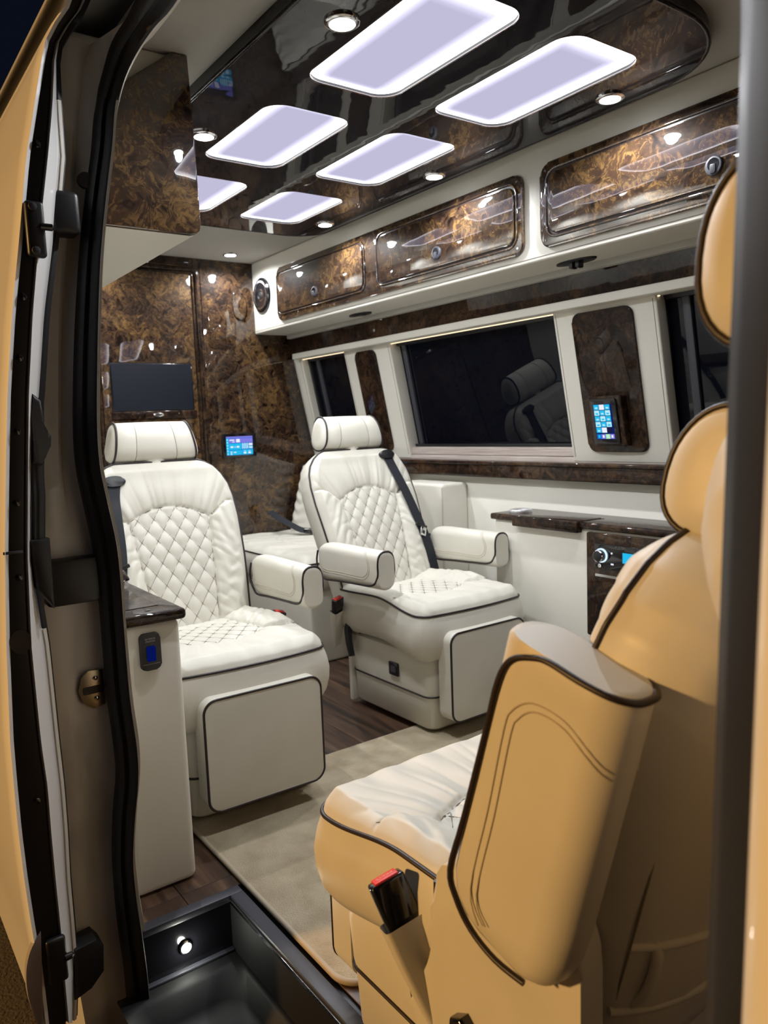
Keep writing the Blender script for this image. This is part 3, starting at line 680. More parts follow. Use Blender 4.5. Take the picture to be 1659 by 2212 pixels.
for r_ in range(5):
    for c_ in range(3):
        u1 = 1.648-.0215*c_; v1 = 1.0345-.0185*r_
        mt = 'scr_cyan' if (r_*3+c_) % 2 == 0 else 'scr_pale'
        if (r_, c_) == (0, 1): mt = 'scr_white'
        if (r_, c_) == (4, 1): mt = 'scr_white'
        if (r_, c_) == (4, 2): mt = 'scr_navy'
        o = ctile(u1-.0195, u1, v1-.0165, v1, mt, 1)
        if mt in ('scr_cyan', 'scr_pale'): ctile(u1-.015, u1-.005, v1-.013, v1-.008, 'scr_pale' if mt == 'scr_cyan' else 'scr_cyan', 2)
for i, mt in enumerate(('scr_blue', 'scr_violet', 'scr_green', 'scr_violet')):
    u1 = 1.648-.0172*i; ctile(u1-.0165, u1, .924, .939, mt, 1); ctile(u1-.0115, u1-.005, .927, .936, ('scr_cyan', 'scr_white', 'scr_pale', 'scr_white')[i], 2)

# ------------------------------------------------------------------ FAR COUNTER WITH STEREO
fc = empty('side_counter', (0, 0, 0)); tag(fc, 'low cream side counter with burl top under the far windows', 'counter')
box('body', (1.942, .5, 0), (2.124, 2.018, .645), 'cream_vinyl', fc, .010, 3)
box('counter_top', (1.930, .5, .642), (2.124, 2.030, .664), 'burl_dark', fc, .007, 3)
ld = box('hinged_lid', (1.917, 1.618, .628), (2.045, 1.908, .6665), 'burl_dark', fc, .005, 3)
for yy in (1.912, 1.612): box('lid_gap', (1.929, yy-.002, .6632), (2.045, yy+.002, .6645), 'piping', fc, 0)
lathe('cup_rim', [(.042, 0), (.042, .006), (.038, .009), (.033, .007), (.032, .001)], lambda a, c, h: (2.025+a, 1.968+c, .664+h), 'brushed_steel', fc, 32)
lathe('cup_well', [(.0318, .0005), (.0318, .0015), (.010, .0012)], lambda a, c, h: (2.025+a, 1.968+c, .6648+h), 'brushed_steel', fc, 32)
prism('stereo_fascia', rrect(1.15, 1.593, .30, .634, .006, 3), FX(1.9425), .010, 'burl_dark', fc, .003, 3)
st = empty('stereo', (1.932, 1.45, .565)); tag(st, 'black marine stereo with lit round knob in the side counter', 'stereo')
def stf(u, v, w): return (-w, u, v)
prism('face', rrect(-.14, .106, -.040, .038, .004, 3), stf, .006, 'gloss_black', st, .002)
lathe('knob_ring', [(.0225, .006), (.0225, .010), (.019, .011), (.018, .008)], lambda a, c, h: (-h, .078+a, .002+c), 'knob_glow', st, 28)
lathe('knob', [(.0185, .006), (.0180, .022), (.015, .024)], lambda a, c, h: (-h, .080+a, .001+c), 'black_plastic', st, 28)
lathe('knob_trim', [(.0190, .020), (.0190, .0225), (.0165, .0245), (.016, .022)], lambda a, c, h: (-h, .080+a, .001+c), 'chrome', st, 28)
stx = Matrix(((0, 0, -1, -.0066), (-1, 0, 0, 0), (0, 1, 0, 0), (0, 0, 0, 1)))
text('brand_lettering', 'FUSION', Matrix.Translation((0, .008, .031)) @ stx, .011, 'chrome', st)
prism('stereo_display', [(-.05, -.014), (.0, -.014), (.0, .018), (-.05, .018)], lambda u, v, w: stf(u, v, .006+w), .0004, 'scr_cyan', st, 0)
for (u, v) in ((.040, .012), (.0405, -.022), (.036, -.022)): prism('indicator', [(u-.003, v-.0025), (u+.003, v-.0025), (u+.003, v+.0025), (u-.003, v+.0025)], lambda a, c, w: stf(a, c, .006+w), .0004, 'scr_white', st, 0)
lathe('jack', [(.006, .006), (.006, .009), (.004, .009), (.0035, .007)], lambda a, c, h: (-h, .084+a, -.031+c), 'chrome', st, 16)
prism('slot', rrect(1.38, 1.558, .497, .505, .002, 2), FX(1.9325), .001, 'chrome', fc, 0)
wb = empty('wheel_box', (0, 0, 0)); tag(wb, 'small cream upholstered box on the far wall behind the seat', 'box')
box('box_body', (1.985, 2.36, .30), (2.126, 2.66, .750), 'cream_leather', wb, .014, 4)
tube('seam', [(1.986, 2.362, z) for z in (.31, .5, .735)], .0016, 'thread', wb, n=6)

# ------------------------------------------------------------------ NEAR CONSOLE
ncn = empty('side_console', (0, 0, 0)); tag(ncn, 'tall cream console with burl top and switch just inside the doorway', 'console')
box('body', (.446, 1.590, 0.001), (.586, 2.60, .600), 'cream_vinyl', ncn, .016, 4)
box('console_top', (.446, 1.578, .598), (.598, 2.60, .622), 'burl_dark', ncn, .009, 4)
box('top_lid', (.452, 1.645, .6215), (.560, 2.2, .6235), 'burl_dark', ncn, .0008, 1)
lathe('lid_button', [(.006, 0), (.006, .001), (.003, .0016)], lambda a, c, h: (.525+a, 1.612+c, .622+h), 'gloss_black', ncn, 16)
spl = prism('switch_plate', rrect(.493, .537, .500, .580, .011, 6), FY(1.590), .009, 'black_plastic', ncn, .004, 3)
rk = prism('rocker', rrect(.5055, .5245, .520, .5525, .003, 4), FY(1.581), .006, 'rocker_blue', spl, .003, 3)
prism('plate_line', [(.497, .5135), (.534, .5135), (.534, .5142), (.497, .5142)], FY(1.5812), .0005, 'grey_plate', spl, 0)
tx = Matrix(((1, 0, 0, 0), (0, 0, -1, 1.5808), (0, 1, 0, 0), (0, 0, 0, 1)))
text('lettering', 'EXTERIOR', Matrix.Translation((.515, 0, .5680)) @ tx, .0048, 'grey_plate', spl)
text('lettering', 'SPEAKERS', Matrix.Translation((.515, 0, .5628)) @ tx, .0048, 'grey_plate', spl)

# ------------------------------------------------------------------ SEATS
rng = np.random.default_rng(3)
def wob(x, seed, f0=1.0):
    r_ = np.random.default_rng(seed); o = 0
    for k in range(4):
        o = o+np.sin(x*f0*(1.7**k)*6.28+r_.uniform(0, 6.28))*.55**k
    return o
QA, QB = .050, .066
SPR = .722                                   # height of the arch spring
def qw(z): return .092+.035*np.clip((z-.38)/.34, 0, 1)
def arch(X): return SPR+.040*(1-(X/.127)**2)
def yoke(aX): return SPR+.040*sstep(0, .075, aX-.127)
def upholstery(X, z, w, amp=1.0):
    """front relief of the back cushion: quilted middle, gathered side bolsters and yoke"""
    aX = np.abs(X)
    inq = (aX < qw(z)) & (z < arch(X))
    iny = np.where(aX < .127, z >= arch(X), z >= yoke(aX))
    p_ = X/QA+z/QB; q_ = X/QA-z/QB
    quilt = .0058*np.sqrt(np.abs(np.sin(math.pi*p_)*np.sin(math.pi*q_)))+.004
    bt = np.clip((aX-qw(z))/np.maximum(w-qw(z), .02), 0, 1)
    fade = np.exp(-((aX-qw(z))/.045))
    gz = np.sqrt(np.abs(np.sin(math.pi*(z*24+aX*20+.35*wob(z+X, 5, 4)))))
    bol = .006+.018*np.sin(math.pi*np.clip(bt, 0, 1))**.7+.0062*(gz-.75)*np.exp(-((aX-qw(z))/.055))*(.75+.3*wob(z*2+X, 11, 3))+.0020*np.sin(6.28*(z*14+aX*22+.3*wob(z-X*2, 8, 3)))*np.sin(math.pi*bt)
    dz = np.where(aX < .127, z-arch(X), z-yoke(aX))
    phi = np.arctan2(X, z-.50)
    gy = np.sqrt(np.abs(np.sin(phi*31+.9*wob(phi, 2, 2.0))))
    yk = .006+.016*(1-np.exp(-np.maximum(dz, 0)/.03))+.0085*(gy-.75)*(.75+.3*wob(phi, 9, 3))*np.exp(-np.maximum(dz, 0)/.070)+.0025*np.sin(phi*27+2)*np.exp(-np.maximum(dz, 0)/.10)
    f = np.where(inq, quilt, np.where(iny, yk, bol))
    dside = np.where(z < SPR+.004, np.abs(aX-qw(z)), 1)
    darch = np.where(aX < .129, np.abs(z-arch(X)), np.abs(z-yoke(aX)))
    f = f-.0055*np.exp(-(dside/.0038)**2)-.0055*np.exp(-(darch/.0038)**2)
    return f*amp
def boundary(nv, ns):
    idx = [(0, s) for s in range(ns)]+[(v, ns-1) for v in range(1, nv)]+[(nv-1, s) for s in range(ns-2, -1, -1)]+[(v, 0) for v in range(nv-2, 0, -1)]
    return idx
def pad(name, G, flat, loops, Nv, mat, parent):
    """G grid of displaced front points, flat grid of undisplaced points; loops (inset_scale, outward, depth along Nv)"""
    nv, ns, _ = G.shape; V = list(G.reshape(-1, 3))
    F = [(v*ns+s, v*ns+s+1, (v+1)*ns+s+1, (v+1)*ns+s) for v in range(nv-1) for s in range(ns-1)]
    idx = boundary(nv, ns); B = np.array([flat[v, s] for v, s in idx]); c = B.mean(0); k = len(idx)
    T = np.roll(B, -1, 0)-np.roll(B, 1, 0); O = np.cross(T, Nv); O /= np.linalg.norm(O, axis=1)[:, None]+1e-9
    if np.mean(np.sum(O*(B-c), 1)) < 0: O = -O
    for _ in range(3): O = (np.roll(O, 1, 0)+O*2+np.roll(O, -1, 0)); O /= np.linalg.norm(O, axis=1)[:, None]
    prev = [v*ns+s for v, s in idx]
    for sc_, off, dep in loops:
        cc = c+np.array(Nv)*0
        L = cc+(B-cc)*sc_+O*off+np.array(Nv)*dep
        base = len(V); V += list(L)
        for i in range(k):
            j = (i+1) % k; F.append((prev[i], prev[j], base+j, base+i))
        prev = [base+i for i in range(k)]
    F.append(tuple(prev[::-1]))
    return pyobj(name, V, F, mat, parent, angle=80), B, O

CACHE = {}
def cached(key, fn, parent):
    """build a part once; later seats get a copy that shares its mesh"""
    if key not in CACHE:
        CACHE[key] = fn(parent); return CACHE[key]
    o0 = CACHE[key]; o = o0.copy(); COL.objects.link(o); o.parent = parent
    for ch in o0.children:
        c = ch.copy(); COL.objects.link(c); c.parent = o
    return o

def back_frame(yt):
    b0_, t0_ = np.array([0, .478, .27]), np.array([0, yt, .905])
    t = (t0_-b0_); L = np.linalg.norm(t); t /= L; nf = np.array([0, -t[2], t[1]])
    return b0_, t, nf, L
WV = ([0, .1, .25, .5, .70, .80, .87, .92, .96, .985, 1.0], [.170, .190, .203, .220, .229, .228, .220, .205, .183, .160, .135])
def build_back(yt):
    def fn(parent):
        b0_, t, nf, L = back_frame(yt); nv, ns = 150, 121
        v = np.linspace(0, 1, nv); v = v+.0*v; s = np.linspace(-1, 1, ns)
        S, Vv = np.meshgrid(s, v); w = np.interp(Vv, *WV); X = S*w
        z = .27+Vv*(.905-.27)
        lum = .018*np.sin(math.pi*np.clip(Vv*1.1, 0, 1))
        base = b0_+t*(Vv*L)[..., None]+np.array([1, 0, 0])*X[..., None]+nf*(lum*1.0)[..., None]
        env = np.clip((1-np.abs(S))/.10, 0, 1)**.5*np.clip((1-Vv)/.05, 0, 1)**.5*np.clip(Vv/.03, 0, 1)**.5
        f = upholstery(X, z, w)*env+.006*env
        G = base+nf*f[..., None]
        o, B, O = pad('backrest', G, base, [(1, .004, .006), (1, .007, .03), (1, .004, .07), (.985, -.004, .092), (.93, 0, .108), (.75, 0, .122), (.4, 0, .13)], -nf, 'cream_leather', parent)
        tube('piping', B+O*.0025-nf*.001, .0036, 'piping', o, True, 8)
        # quilting thread lying in the grooves
        lines = []
        def surf(X_, z_):
            Vq = (z_-.27)/(.635); w_ = np.interp(Vq, *WV)
            f_ = upholstery(np.array(X_), np.array(z_), w_)+.006
            return b0_+t*(Vq*L)+np.array([X_, 0, 0])+nf*(.018*math.sin(math.pi*min(Vq*1.1, 1))+float(f_)+.0011)
        for sgn in (1, -1):
            for kk in range(0, 26) if sgn == 1 else range(-26, 26):
                cur = []
                for z_ in np.arange(.36, .765, .004):
                    X_ = QA*(kk-z_/QB) if sgn == 1 else QA*(kk+z_/QB)
                    if abs(X_) < float(qw(np.array(z_)))-.001 and z_ < float(arch(np.array(X_)))-.001: cur.append(surf(X_, z_))
                    elif cur: lines.append(cur); cur = []
                if cur: lines.append(cur)
        xs_ = np.linspace(-.127, .127, 50); lines.append([surf(x, float(arch(np.array(x)))) for x in xs_])
        for sg in (1, -1):
            lines.append([surf(sg*float(qw(np.array(q))), q) for q in np.linspace(.36, SPR, 40)])
            lines.append([surf(sg*a, float(yoke(np.array(a)))) for a in np.linspace(.128, .205, 16)])
        st_ = multi_tube('stitching', lines, .0009, 'seam_thread_dark', o); st_['kind'] = 'stuff'
        return o
    return fn
def build_cushion(parent):
    nv, ns = 120, 131; y0, y1 = .058, .53
    v = np.linspace(0, 1, nv); s = np.linspace(-1, 1, ns); S, Vv = np.meshgrid(s, v)
    y = y0+(y1-y0)*Vv
    dy = np.maximum(0, .045-(y-y0)); w = .22-.045+np.sqrt(np.maximum(.045**2-dy**2, 0)); w = np.where(y-y0 < .045, w, .22); w = w-.012*sstep(.3, .53, y)
    bow = -.012*(1-S**2)*np.exp(-(y-y0)/.06)
    X = S*w; Yc = y+bow
    zp = .405+.030*sstep(.10, .30, y)*np.abs(S)**3-.012*sstep(.3, .52, y)
    flat = np.stack([X, Yc, zp], -1)
    zeta = SPR+(.262-y)                       # front of the cushion reads like the yoke of the back
    env = np.clip((1-np.abs(S))/.12, 0, 1)**.5*np.clip(Vv/.07, 0, 1)**.5
    f = upholstery(X, zeta, w, .8)*env+.018*env
    f = f+.0018*np.sin(X*75+wob(X*3, 4))*np.exp(-((y-.09)/.05)**2)*env
    G = flat+np.array([0, 0, 1.0])*f[..., None]
    # outline for the sides
    o, B, O = pad('seat_cushion', G, flat, [(1, .003, .006), (1, .012, .03), (1, .018, .06), (1, .016, .09), (1, .008, .12), (1, -.006, .142), (1, -.03, .152)], np.array([0, 0, -1.0]), 'cream_leather', parent)
    tube('piping', B+O*.002, .0036, 'piping', o, True, 8)
    lines = []
    def surf(X_, y_):
        a = np.array(X_); yy = np.array(y_); zt = SPR+(.262-yy); ww = .22
        f_ = (upholstery(a, zt, ww, .8)+.018)
        return np.array([X_, y_, .405+.030*float(sstep(.10, .30, yy))*abs(X_/.22)**3-.012*float(sstep(.3, .52, yy))+float(f_)+.0010])
    for sgn in (1, -1):
        for kk in range(-30, 40):
            cur = []
            for y_ in np.arange(.215, .46, .004):
                z_ = SPR+.262-y_
                X_ = QA*(kk-z_/QB)*sgn if True else 0
                if abs(X_) < float(qw(np.array(z_)))-.001 and z_ < float(arch(np.array(X_)))-.001: cur.append(surf(X_, y_))
                elif cur: lines.append(cur); cur = []
            if cur: lines.append(cur)
    lines.append([surf(x, SPR+.262-float(arch(np.array(x)))) for x in np.linspace(-.127, .127, 50)])
    for sg in (1, -1):
        lines.append([surf(sg*float(qw(np.array(SPR+.262-q))), q) for q in np.linspace(.262, .46, 30)])
        lines.append([surf(sg*a, SPR+.262-float(yoke(np.array(a)))) for a in np.linspace(.128, .21, 18)])
    st_ = multi_tube('stitching', lines, .0009, 'seam_thread_dark', o); st_['kind'] = 'stuff'
    return o
def build_footrest(parent):
    o = empty('x'); bpy.data.objects.remove(o)
    out_ = rrect(-.163, .163, .068, .354, .034, 8)
    bm = bmesh.new(); lv = [(0, .006, 0), (0, 0, .002), (-.006, 0, .004)]
    def bowf(u, v): return -.006*(1-(u/.163)**2)*(1-((v-.211)/.143)**2)
    f = prism('footrest', out_, lambda u, v, w: (u, .062-w+bowf(u, v)*(w > .03), v), .060, 'cream_leather', parent, .007, 4)
    tube('piping', [(u, .0035, v) for u, v in rrect(-.161, .161, .070, .352, .033, 8)], .0034, 'piping', f, True, 8)
    return f
def build_headrest(yh):
    def fn(parent):
        z0, z1 = .908, 1.034; prof = []
        # egg-shaped section: flat underside, full front
        for k in range(36):
            a = 2*math.pi*k/36; ca, sa = math.cos(a), math.sin(a)
            yy = -math.copysign(abs(ca)**.85, ca)*(.060 if ca > 0 else .050); zz_ = math.copysign(abs(sa)**.8, sa)
            zz_ = .5+.5*zz_; prof.append((yh+.012+yy*(1-.22*zz_**2)+.012*zz_, z0+(z1-z0)*zz_))
        V = []; F = []; n = len(prof); c = np.mean(np.array(prof), 0)
        secs = [(-1.0, .55, .012), (-1.0, .86, .008), (-1.0, .97, 0), (-.985, 1.0, 0), (-.55, 1.015, 0), (-.515, 1.015, 0), (-.50, 1.002, 0), (-.485, 1.015, 0), (0, 1.02, 0), (.485, 1.015, 0), (.50, 1.002, 0), (.515, 1.015, 0), (.55, 1.015, 0), (.985, 1.0, 0), (1.0, .97, 0), (1.0, .86, .008), (1.0, .55, .012)]
        for s, sc_, out_ in secs:
            for yy, zz_ in prof:
                hw = .134-.020*((zz_-z0)/(z1-z0))
                V.append((s*hw+math.copysign(out_, s), c[0]+(yy-c[0])*sc_, c[1]+(zz_-c[1])*sc_))
        m_ = len(secs)
        for i in range(m_-1):
            for j in range(n): F.append((i*n+j, i*n+(j+1) % n, (i+1)*n+(j+1) % n, (i+1)*n+j))
        F += [tuple(range(n))[::-1], tuple((m_-1)*n+j for j in range(n))]
        o = pyobj('headrest', V, F, 'cream_leather', parent, angle=80)
        for s in (-1, 1):
            tube('piping', [(s*(.134-.020*((b_-z0)/(z1-z0))), c[0]+(a_-c[0])*1.005, c[1]+(b_-c[1])*1.005) for a_, b_ in prof], .0034, 'piping', o, True, 8)
        multi_tube('stitching', [[(s*.5*(.134-.020*((b_-z0)/(z1-z0))), c[0]+(a_-c[0])*1.012, c[1]+(b_-c[1])*1.012) for a_, b_ in prof+prof[:1]] for s in (-1, 1)], .0008, 'seam_thread_dark', o)
        tube('neck_post', [(0, yh+.02, .86), (0, yh+.02, .93)], .05, 'cream_leather', o, n=12)
        return o
    return fn
def build_base(parent):
    R = []
    for z, g_ in ((.020, -.012), (.032, 0), (.128, .004), (.140, .006), (.22, .010), (.262, .004), (.27, -.02)):
        R.append([(x, y, z) for x, y in rrect(-.178-g_, .178+g_, .085-g_, .52, .035, 6)])
    n = len(R[0]); V = [p for r in R for p in r]
    F = [(k*n+i, k*n+(i+1) % n, (k+1)*n+(i+1) % n, (k+1)*n+i) for k in range(len(R)-1) for i in range(n)]+[tuple(range(n))[::-1], tuple((len(R)-1)*n+i for i in range(n))]
    o = pyobj('base_skirt', V, F, 'cream_leather', parent, angle=50)
    tube('piping', [(x, y, .134) for x, y in rrect(-.1845, .1845, .0785, .522, .036, 6)], .0030, 'piping', o, True, 8)
    return o
def arm_mesh(parent, name='armrest'):
    """arm along +y from its front end (y=0) to its root (y=.36); x thickness .062, height .122"""
    hx, hz = .033, .062; ring2 = [(x, z) for x, z in rrect(-hx, hx, -hz, hz, .030, 6)]
    st_ = [(0, .80, -.004), (0, .93, 0), (.006, .99, 0), (.03, 1.0, 0), (.18, 1.0, 0), (.28, 1.0, 0), (.315, .97, 0), (.340, .90, 0), (.358, .77, 0), (.370, .58, 0), (.377, .30, 0)]
    V = []; n = len(ring2)
    for y, sc_, _ in st_:
        for x, z in ring2:
            zz_ = z*sc_
            if z < 0: zz_ -= .012*sc_*np.clip((y-.08)/.24, 0, 1)           # deeper towards the root
            V.append((x*sc_, y, zz_))
    F = [(k*n+i, k*n+(i+1) % n, (k+1)*n+(i+1) % n, (k+1)*n+i) for k in range(len(st_)-1) for i in range(n)]+[tuple(range(n))[::-1], tuple((len(st_)-1)*n+i for i in range(n))]
    o = pyobj(name, V, F, 'cream_leather', parent, angle=60)
    half = [(hx-.010, .368, .030), (hx-.006, .372, .0), (hx-.005, .366, -.030), (hx-.004, .346, -.052), (hx-.004, .318, -hz-.003), (hx-.004, .24, -hz+.002), (hx-.004, .12, -hz+.008), (hx-.002, .055, -hz+.012), (hx-.001, .024, -hz+.022), (hx-.001, .008, -hz+.042), (hx-.001, .003, -.005), (hx-.001, .003, .022), (hx-.006, .003, .047), (hx-.018, .003, .059), (0, .003, .0615)]
    tube('piping', smooth_poly(half+[(-x, y, z) for x, y, z in half[-2::-1]], 4), .0034, 'piping', o, False, 8)
    for sx in (-1, 1):
        for d in (0, .0075):
            ln_ = [(.345-d, -.020+d), (.31, -.036+d), (.20, -.034+d), (.10, -.034+d), (.075+d*.5, -.030+d), (.055+d, -.016+d*.5), (.048+d, .004), (.050+d, .024), (.060+d, .040), (.072+d, .052), (.078+d, .0585)]
            q_ = smooth_poly([(0, y, z) for y, z in ln_], 4)
            multi_tube('stitching', [[(sx*((hx if z < .032 else hx-.030+math.sqrt(max(.030**2-(z-.032)**2, 0)))+.0003), y, z) for _, y, z in q_]], .0009, 'thread', o)
    return o
def belt_buckle(parent, loc, rot, sleeve=True):
    e = box('buckle', (-.021, -.011, -.032), (.021, .011, .032), 'gloss_black', parent, .004, 3)
    box('red_button', (-.015, -.009, .030), (.015, .009, .034), 'belt_red', e, .0015, 2)
    text('button_lettering', 'PRESS', Matrix.Translation((0, 0, .0342)), .0085, 'scr_white_print', e)
    if sleeve:
        V = []; F = []
        for z, a, c in ((-.018, .026, .016), (-.06, .025, .014), (-.12, .021, .010), (-.17, .016, .006)):
            V += [(x, y, z) for x, y in rrect(-a, a, -c, c, .006, 3)]
        n = 16
        F = [(k*n+i, k*n+(i+1) % n, (k+1)*n+(i+1) % n, (k+1)*n+i) for k in range(3) for i in range(n)]
        pyobj('sleeve', V, F, 'cream_leather', e, angle=60)
    e.location = loc; e.rotation_euler = rot
    return e

def make_seat(label, loc, rz, yt=.72, yh=.745, arms=(1, -1), raised=(), belt=None, gx=.126, gv=.945, scale=1.0):
    t = empty('captain_chair', loc, rz); tag(t, label, 'seat', 'cream leather captain chairs'); t.scale = (scale,)*3
    cached(('back', yt), build_back(yt), t)
    cached('cushion', build_cushion, t)
    cached('foot', build_footrest, t)
    cached(('head', yh), build_headrest(yh), t)
    cached('base', build_base, t)
    cached('ped', lambda p: box('pedestal', (-.13, .14, 0.0005), (.13, .46, .03), 'black_plastic', p, .003), t)
    cached('skirt', lambda p: box('rear_skirt', (-.188, .515, .012), (.188, .535, .30), 'cream_leather', p, .006, 3), t)
    for s in arms:
        a = cached('arm', arm_mesh, t); a.location = (s*.256, .190, .540)
    for s in raised:
        a = cached('arm', arm_mesh, t)
        # folded up along the backrest: the front end points to the roof
        a.rotation_euler = (math.radians(-90-15), 0, 0); a.location = (s*.256, .632, .800); a.scale = (1.0, .97, 1.25)
    if belt:
        s = belt; b0_, t_, nf, L = back_frame(yt)
        def on(v, x, off=.035): return tuple(b0_+t_*(v*L)+nf*off+np.array([s*x, 0, 0]))
        pts = [on(gv-.015, gx+.002, .032), on(gv-.085, gx+.012, .036), on(.72, max(.158, gx+.018), .046), on(.55, .178, .052), on(.40, .196, .05), on(.24, .207, .035), on(.12, .212, .02)]
        P_ = smooth_poly(pts, 4)
        bl_ = ribbon('belt_webbing', P_, (1, 0, 0), .040, 'webbing', t)
        q = on(.935, .126, .030)
        def gf(u, v, w): p_ = b0_+t_*(gv*L+v)+nf*(.026+w)+np.array([s*gx+u, 0, 0]); return tuple(p_)
        prism('belt_guide', [(.036*math.cos(a), .017*math.sin(a)) for a in np.linspace(0, 2*math.pi, 28, endpoint=False)], gf, .014, 'black_plastic', t, .006, 3)
        q = on(.50, .183, .055)
        st_ = box('belt_stop', (-.028, -.004, -.006), (.028, .004, .006), 'black_plastic', bl_, .003, 2); st_.location = q; st_.rotation_euler = (0, math.radians(20*s), 0)
        tg = prism('tongue', rrect(-.013, .013, -.035, 0, .004, 3), FY(0), .003, 'chrome', bl_, .001); tg.location = (q[0]+s*.006, q[1]-.006, q[2]-.006); tg.rotation_euler = (math.radians(-18), math.radians(25*s), 0)
        prism('tongue_slot', rrect(-.007, .007, -.028, -.014, .002, 3), FY(-.0031), .0004, 'piping', tg, 0)
    return t

seatA = make_seat('cream captain chair facing forward beside the near console, belt on its left shoulder', (.832, 1.700, 0), math.radians(-1.5), arms=(1,), belt=-1, gx=.152, gv=.905)
bkA = belt_buckle(seatA, (.222, .37, .415), (math.radians(12), math.radians(15), 0), False)
seatB = make_seat('cream captain chair with black belt across its right shoulder, below the far window', (1.647, 1.745, 0), math.radians(0.8), belt=1)
bkB = belt_buckle(seatB, (-.245, .50, .375), (math.radians(18), math.radians(-14), math.radians(10)))
lv = prism('recline_lever', [(.455, .300), (.475, .310), (.487, .285), (.480, .235), (.462, .190), (.445, .195), (.458, .245)], lambda u, v, w: (-.205-w, u+.02, v), .016, 'black_plastic', seatB, .005, 3)
ob = prism('power_outlet', rrect(.235, .285, .170, .215, .004, 3), lambda u, v, w: (-.186-w, u, v), .007, 'gloss_black', seatB, .002)
prism('outlet_socket', rrect(.247, .273, .182, .203, .003, 3), lambda u, v, w: (-.1932-w, u, v), .0006, 'dark_grey', ob, 0)
seatC = make_seat('rear-facing captain chair in the doorway, orange-lit side with armrest folded up', (.795, 1.085, 0), math.radians(180), yt=.66, yh=.672, arms=(), raised=(1,))
bkC = belt_buckle(seatC, (.254, .325, .390), (math.radians(18), math.radians(16), math.radians(-12)))
bkC.scale = (1.15,)*3
for ch in seatC.children:
    if ch.name.startswith('headrest'): ch.location = (0, 0, -.006)
seatC.scale = (1, 1, .978)
# side hip cover, recline lever and back pocket of the near chair
hip = [(.335, .262), (.36, .30), (.385, .36), (.392, .45), (.46, .52), (.60, .52), (.62, .40), (.60, .22), (.40, .20), (.36, .22)]
hp = prism('hip_cover', [tuple(q[:2]) for q in smooth_poly([(a, c, 0) for a, c in hip+hip[:1]], 5)[:-1]], lambda u, v, w: (.212+w, u, v), .034, 'cream_leather', seatC, .010, 4)
tube('piping', [(.240, a, c) for a, c, _ in smooth_poly([(a, c, 0) for a, c in hip[-1:]+hip[:4]], 5)], .0034, 'piping', hp, False, 8)
prism('recline_lever', [(.432, .300), (.452, .312), (.470, .298), (.480, .25), (.470, .20), (.438, .20), (.426, .25)], lambda u, v, w: (.246+w, u, v), .016, 'gloss_black', seatC, .006, 3)
b0_, t_, nf, L_ = back_frame(.66)
def bk(x, v, d): return tuple(b0_+t_*(v*L_)-nf*d+np.array([x, 0, 0]))
for v, d in ((.34, .131), (.20, .131)):
    tube('pocket_edge', smooth_poly([bk(x, v+.03*abs(x)/.2, d-.006-.036*(abs(x)/.2)**3) for x in np.linspace(.19, -.19, 12)], 2), .005, 'cream_leather', seatC, n=8)
tube('pocket_loop', smooth_poly([bk(.160, .37, .102), bk(.160, .34, .112), bk(.162, .27, .112), bk(.163, .23, .100)], 4), .006, 'cream_leather', seatC, n=8)
multi_tube('back_seam', [smooth_poly([bk(.195, .86, .088), bk(.196, .6, .094), bk(.19, .35, .096), bk(.176, .1, .092), bk(.165, 0, .09)], 5)], .0016, 'seam_thread_dark', seatC)
seatD = make_seat('front chair with its headrest just behind the black door post at right', (.706, -.612, .0), math.radians(0), yt=.72, yh=.772, arms=(), scale=1.15)

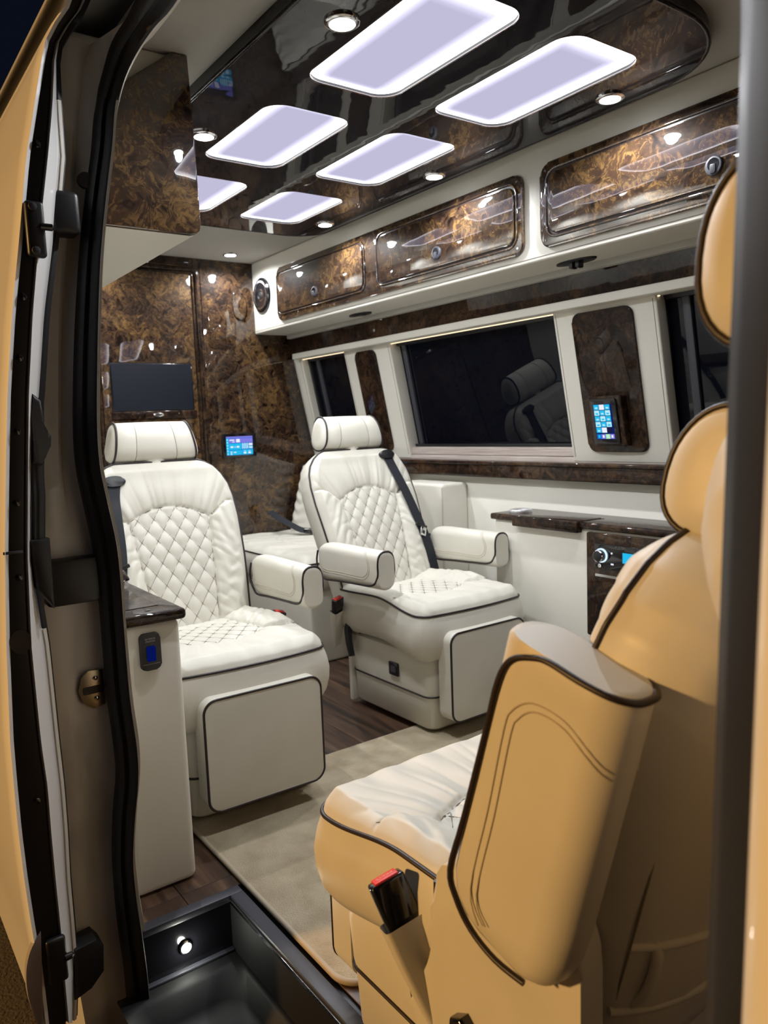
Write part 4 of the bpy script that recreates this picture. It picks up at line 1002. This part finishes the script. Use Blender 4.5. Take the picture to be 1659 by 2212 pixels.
# ------------------------------------------------------------------ REAR SIDE SOFA
so = empty('side_sofa', (0, 0, 0)); tag(so, 'cream side-facing sofa seat against the bulkhead behind the far chair', 'sofa')
nv, ns = 60, 70
v = np.linspace(0, 1, nv); s = np.linspace(0, 1, ns); S, Vv = np.meshgrid(s, v)
X = 1.545+(2.02-1.545)*S; Y = 2.72+(YR-.004-2.72)*Vv
flat = np.stack([X, Y, np.full_like(X, .435)], -1)
env = np.clip(S/.08, 0, 1)**.5*np.clip((1-S)/.08, 0, 1)**.5*np.clip(Vv/.05, 0, 1)**.5*np.clip((1-Vv)/.02, 0, 1)**.5
f = .030*env+.004*env*np.sin(Y*26+6*X+1.2*wob(X*2+Y, 7))*np.exp(-((X-1.66)/.12)**2)+.003*env*np.sin(Y*60+X*30)
f = f-.008*np.exp(-((np.hypot((X-1.93)*1.3, Y-3.2)-.27)/.006)**2)*env
so_c, B, O = pad('seat_cushion', flat+np.array([0, 0, 1.])*f[..., None], flat, [(1, .006, .01), (1, .010, .05), (1, .004, .10), (1, -.01, .12)], np.array([0, 0, -1.]), 'cream_leather', so)
tube('piping', B+O*.002, .0036, 'piping', so_c, True, 8)
box('sofa_base', (1.57, 2.74, 0.001), (2.10, YR-.002, .33), 'cream_leather', so, .01, 3)
X2 = None
s2 = np.linspace(0, 1, 60); v2 = np.linspace(0, 1, 60); S, Vv = np.meshgrid(s2, v2)
Y = YR-.03-(YR-.03-2.74)*S; Z = .44+.36*Vv; Xb = 1.935+.10*Vv
flat = np.stack([Xb, Y, Z], -1); nfb = np.array([-.96, 0, .27])
env = np.clip(S/.06, 0, 1)**.5*np.clip((1-S)/.06, 0, 1)**.5*np.clip(Vv/.08, 0, 1)**.5*np.clip((1-Vv)/.08, 0, 1)**.5
f = .022*env+.006*np.sin(Z*120+1.5*wob(Y, 4, 3))*env*np.exp(-S/.15)
so_b, B, O = pad('back_cushion', flat+nfb*f[..., None], flat, [(1, .004, .01), (1, .004, .05), (.97, 0, .075)], -nfb, 'cream_leather', so)
tube('piping', B+O*.002, .0034, 'piping', so_b, True, 8)
sb = empty('lap_belt', (0, 0, 0)); tag(sb, 'black lap belt lying on the rear sofa seat', 'seat belt')
ribbon('webbing', smooth_poly([(1.80, 3.50, .580), (1.825, 3.45, .546), (1.855, 3.38, .513), (1.885, 3.33, .490), (1.93, 3.29, .486)], 5), (.5, .6, .35), .045, 'webbing', sb)
box('buckle', (1.885, 3.285, .474), (1.945, 3.325, .494), 'gloss_black', sb, .005, 2)
lathe('tongue_ring', [(.014, 0), (.014, .003), (.010, .003), (.009, 0)], lambda a, c, h: (1.895+a, 3.30+c, .495+h), 'chrome', sb, 16)
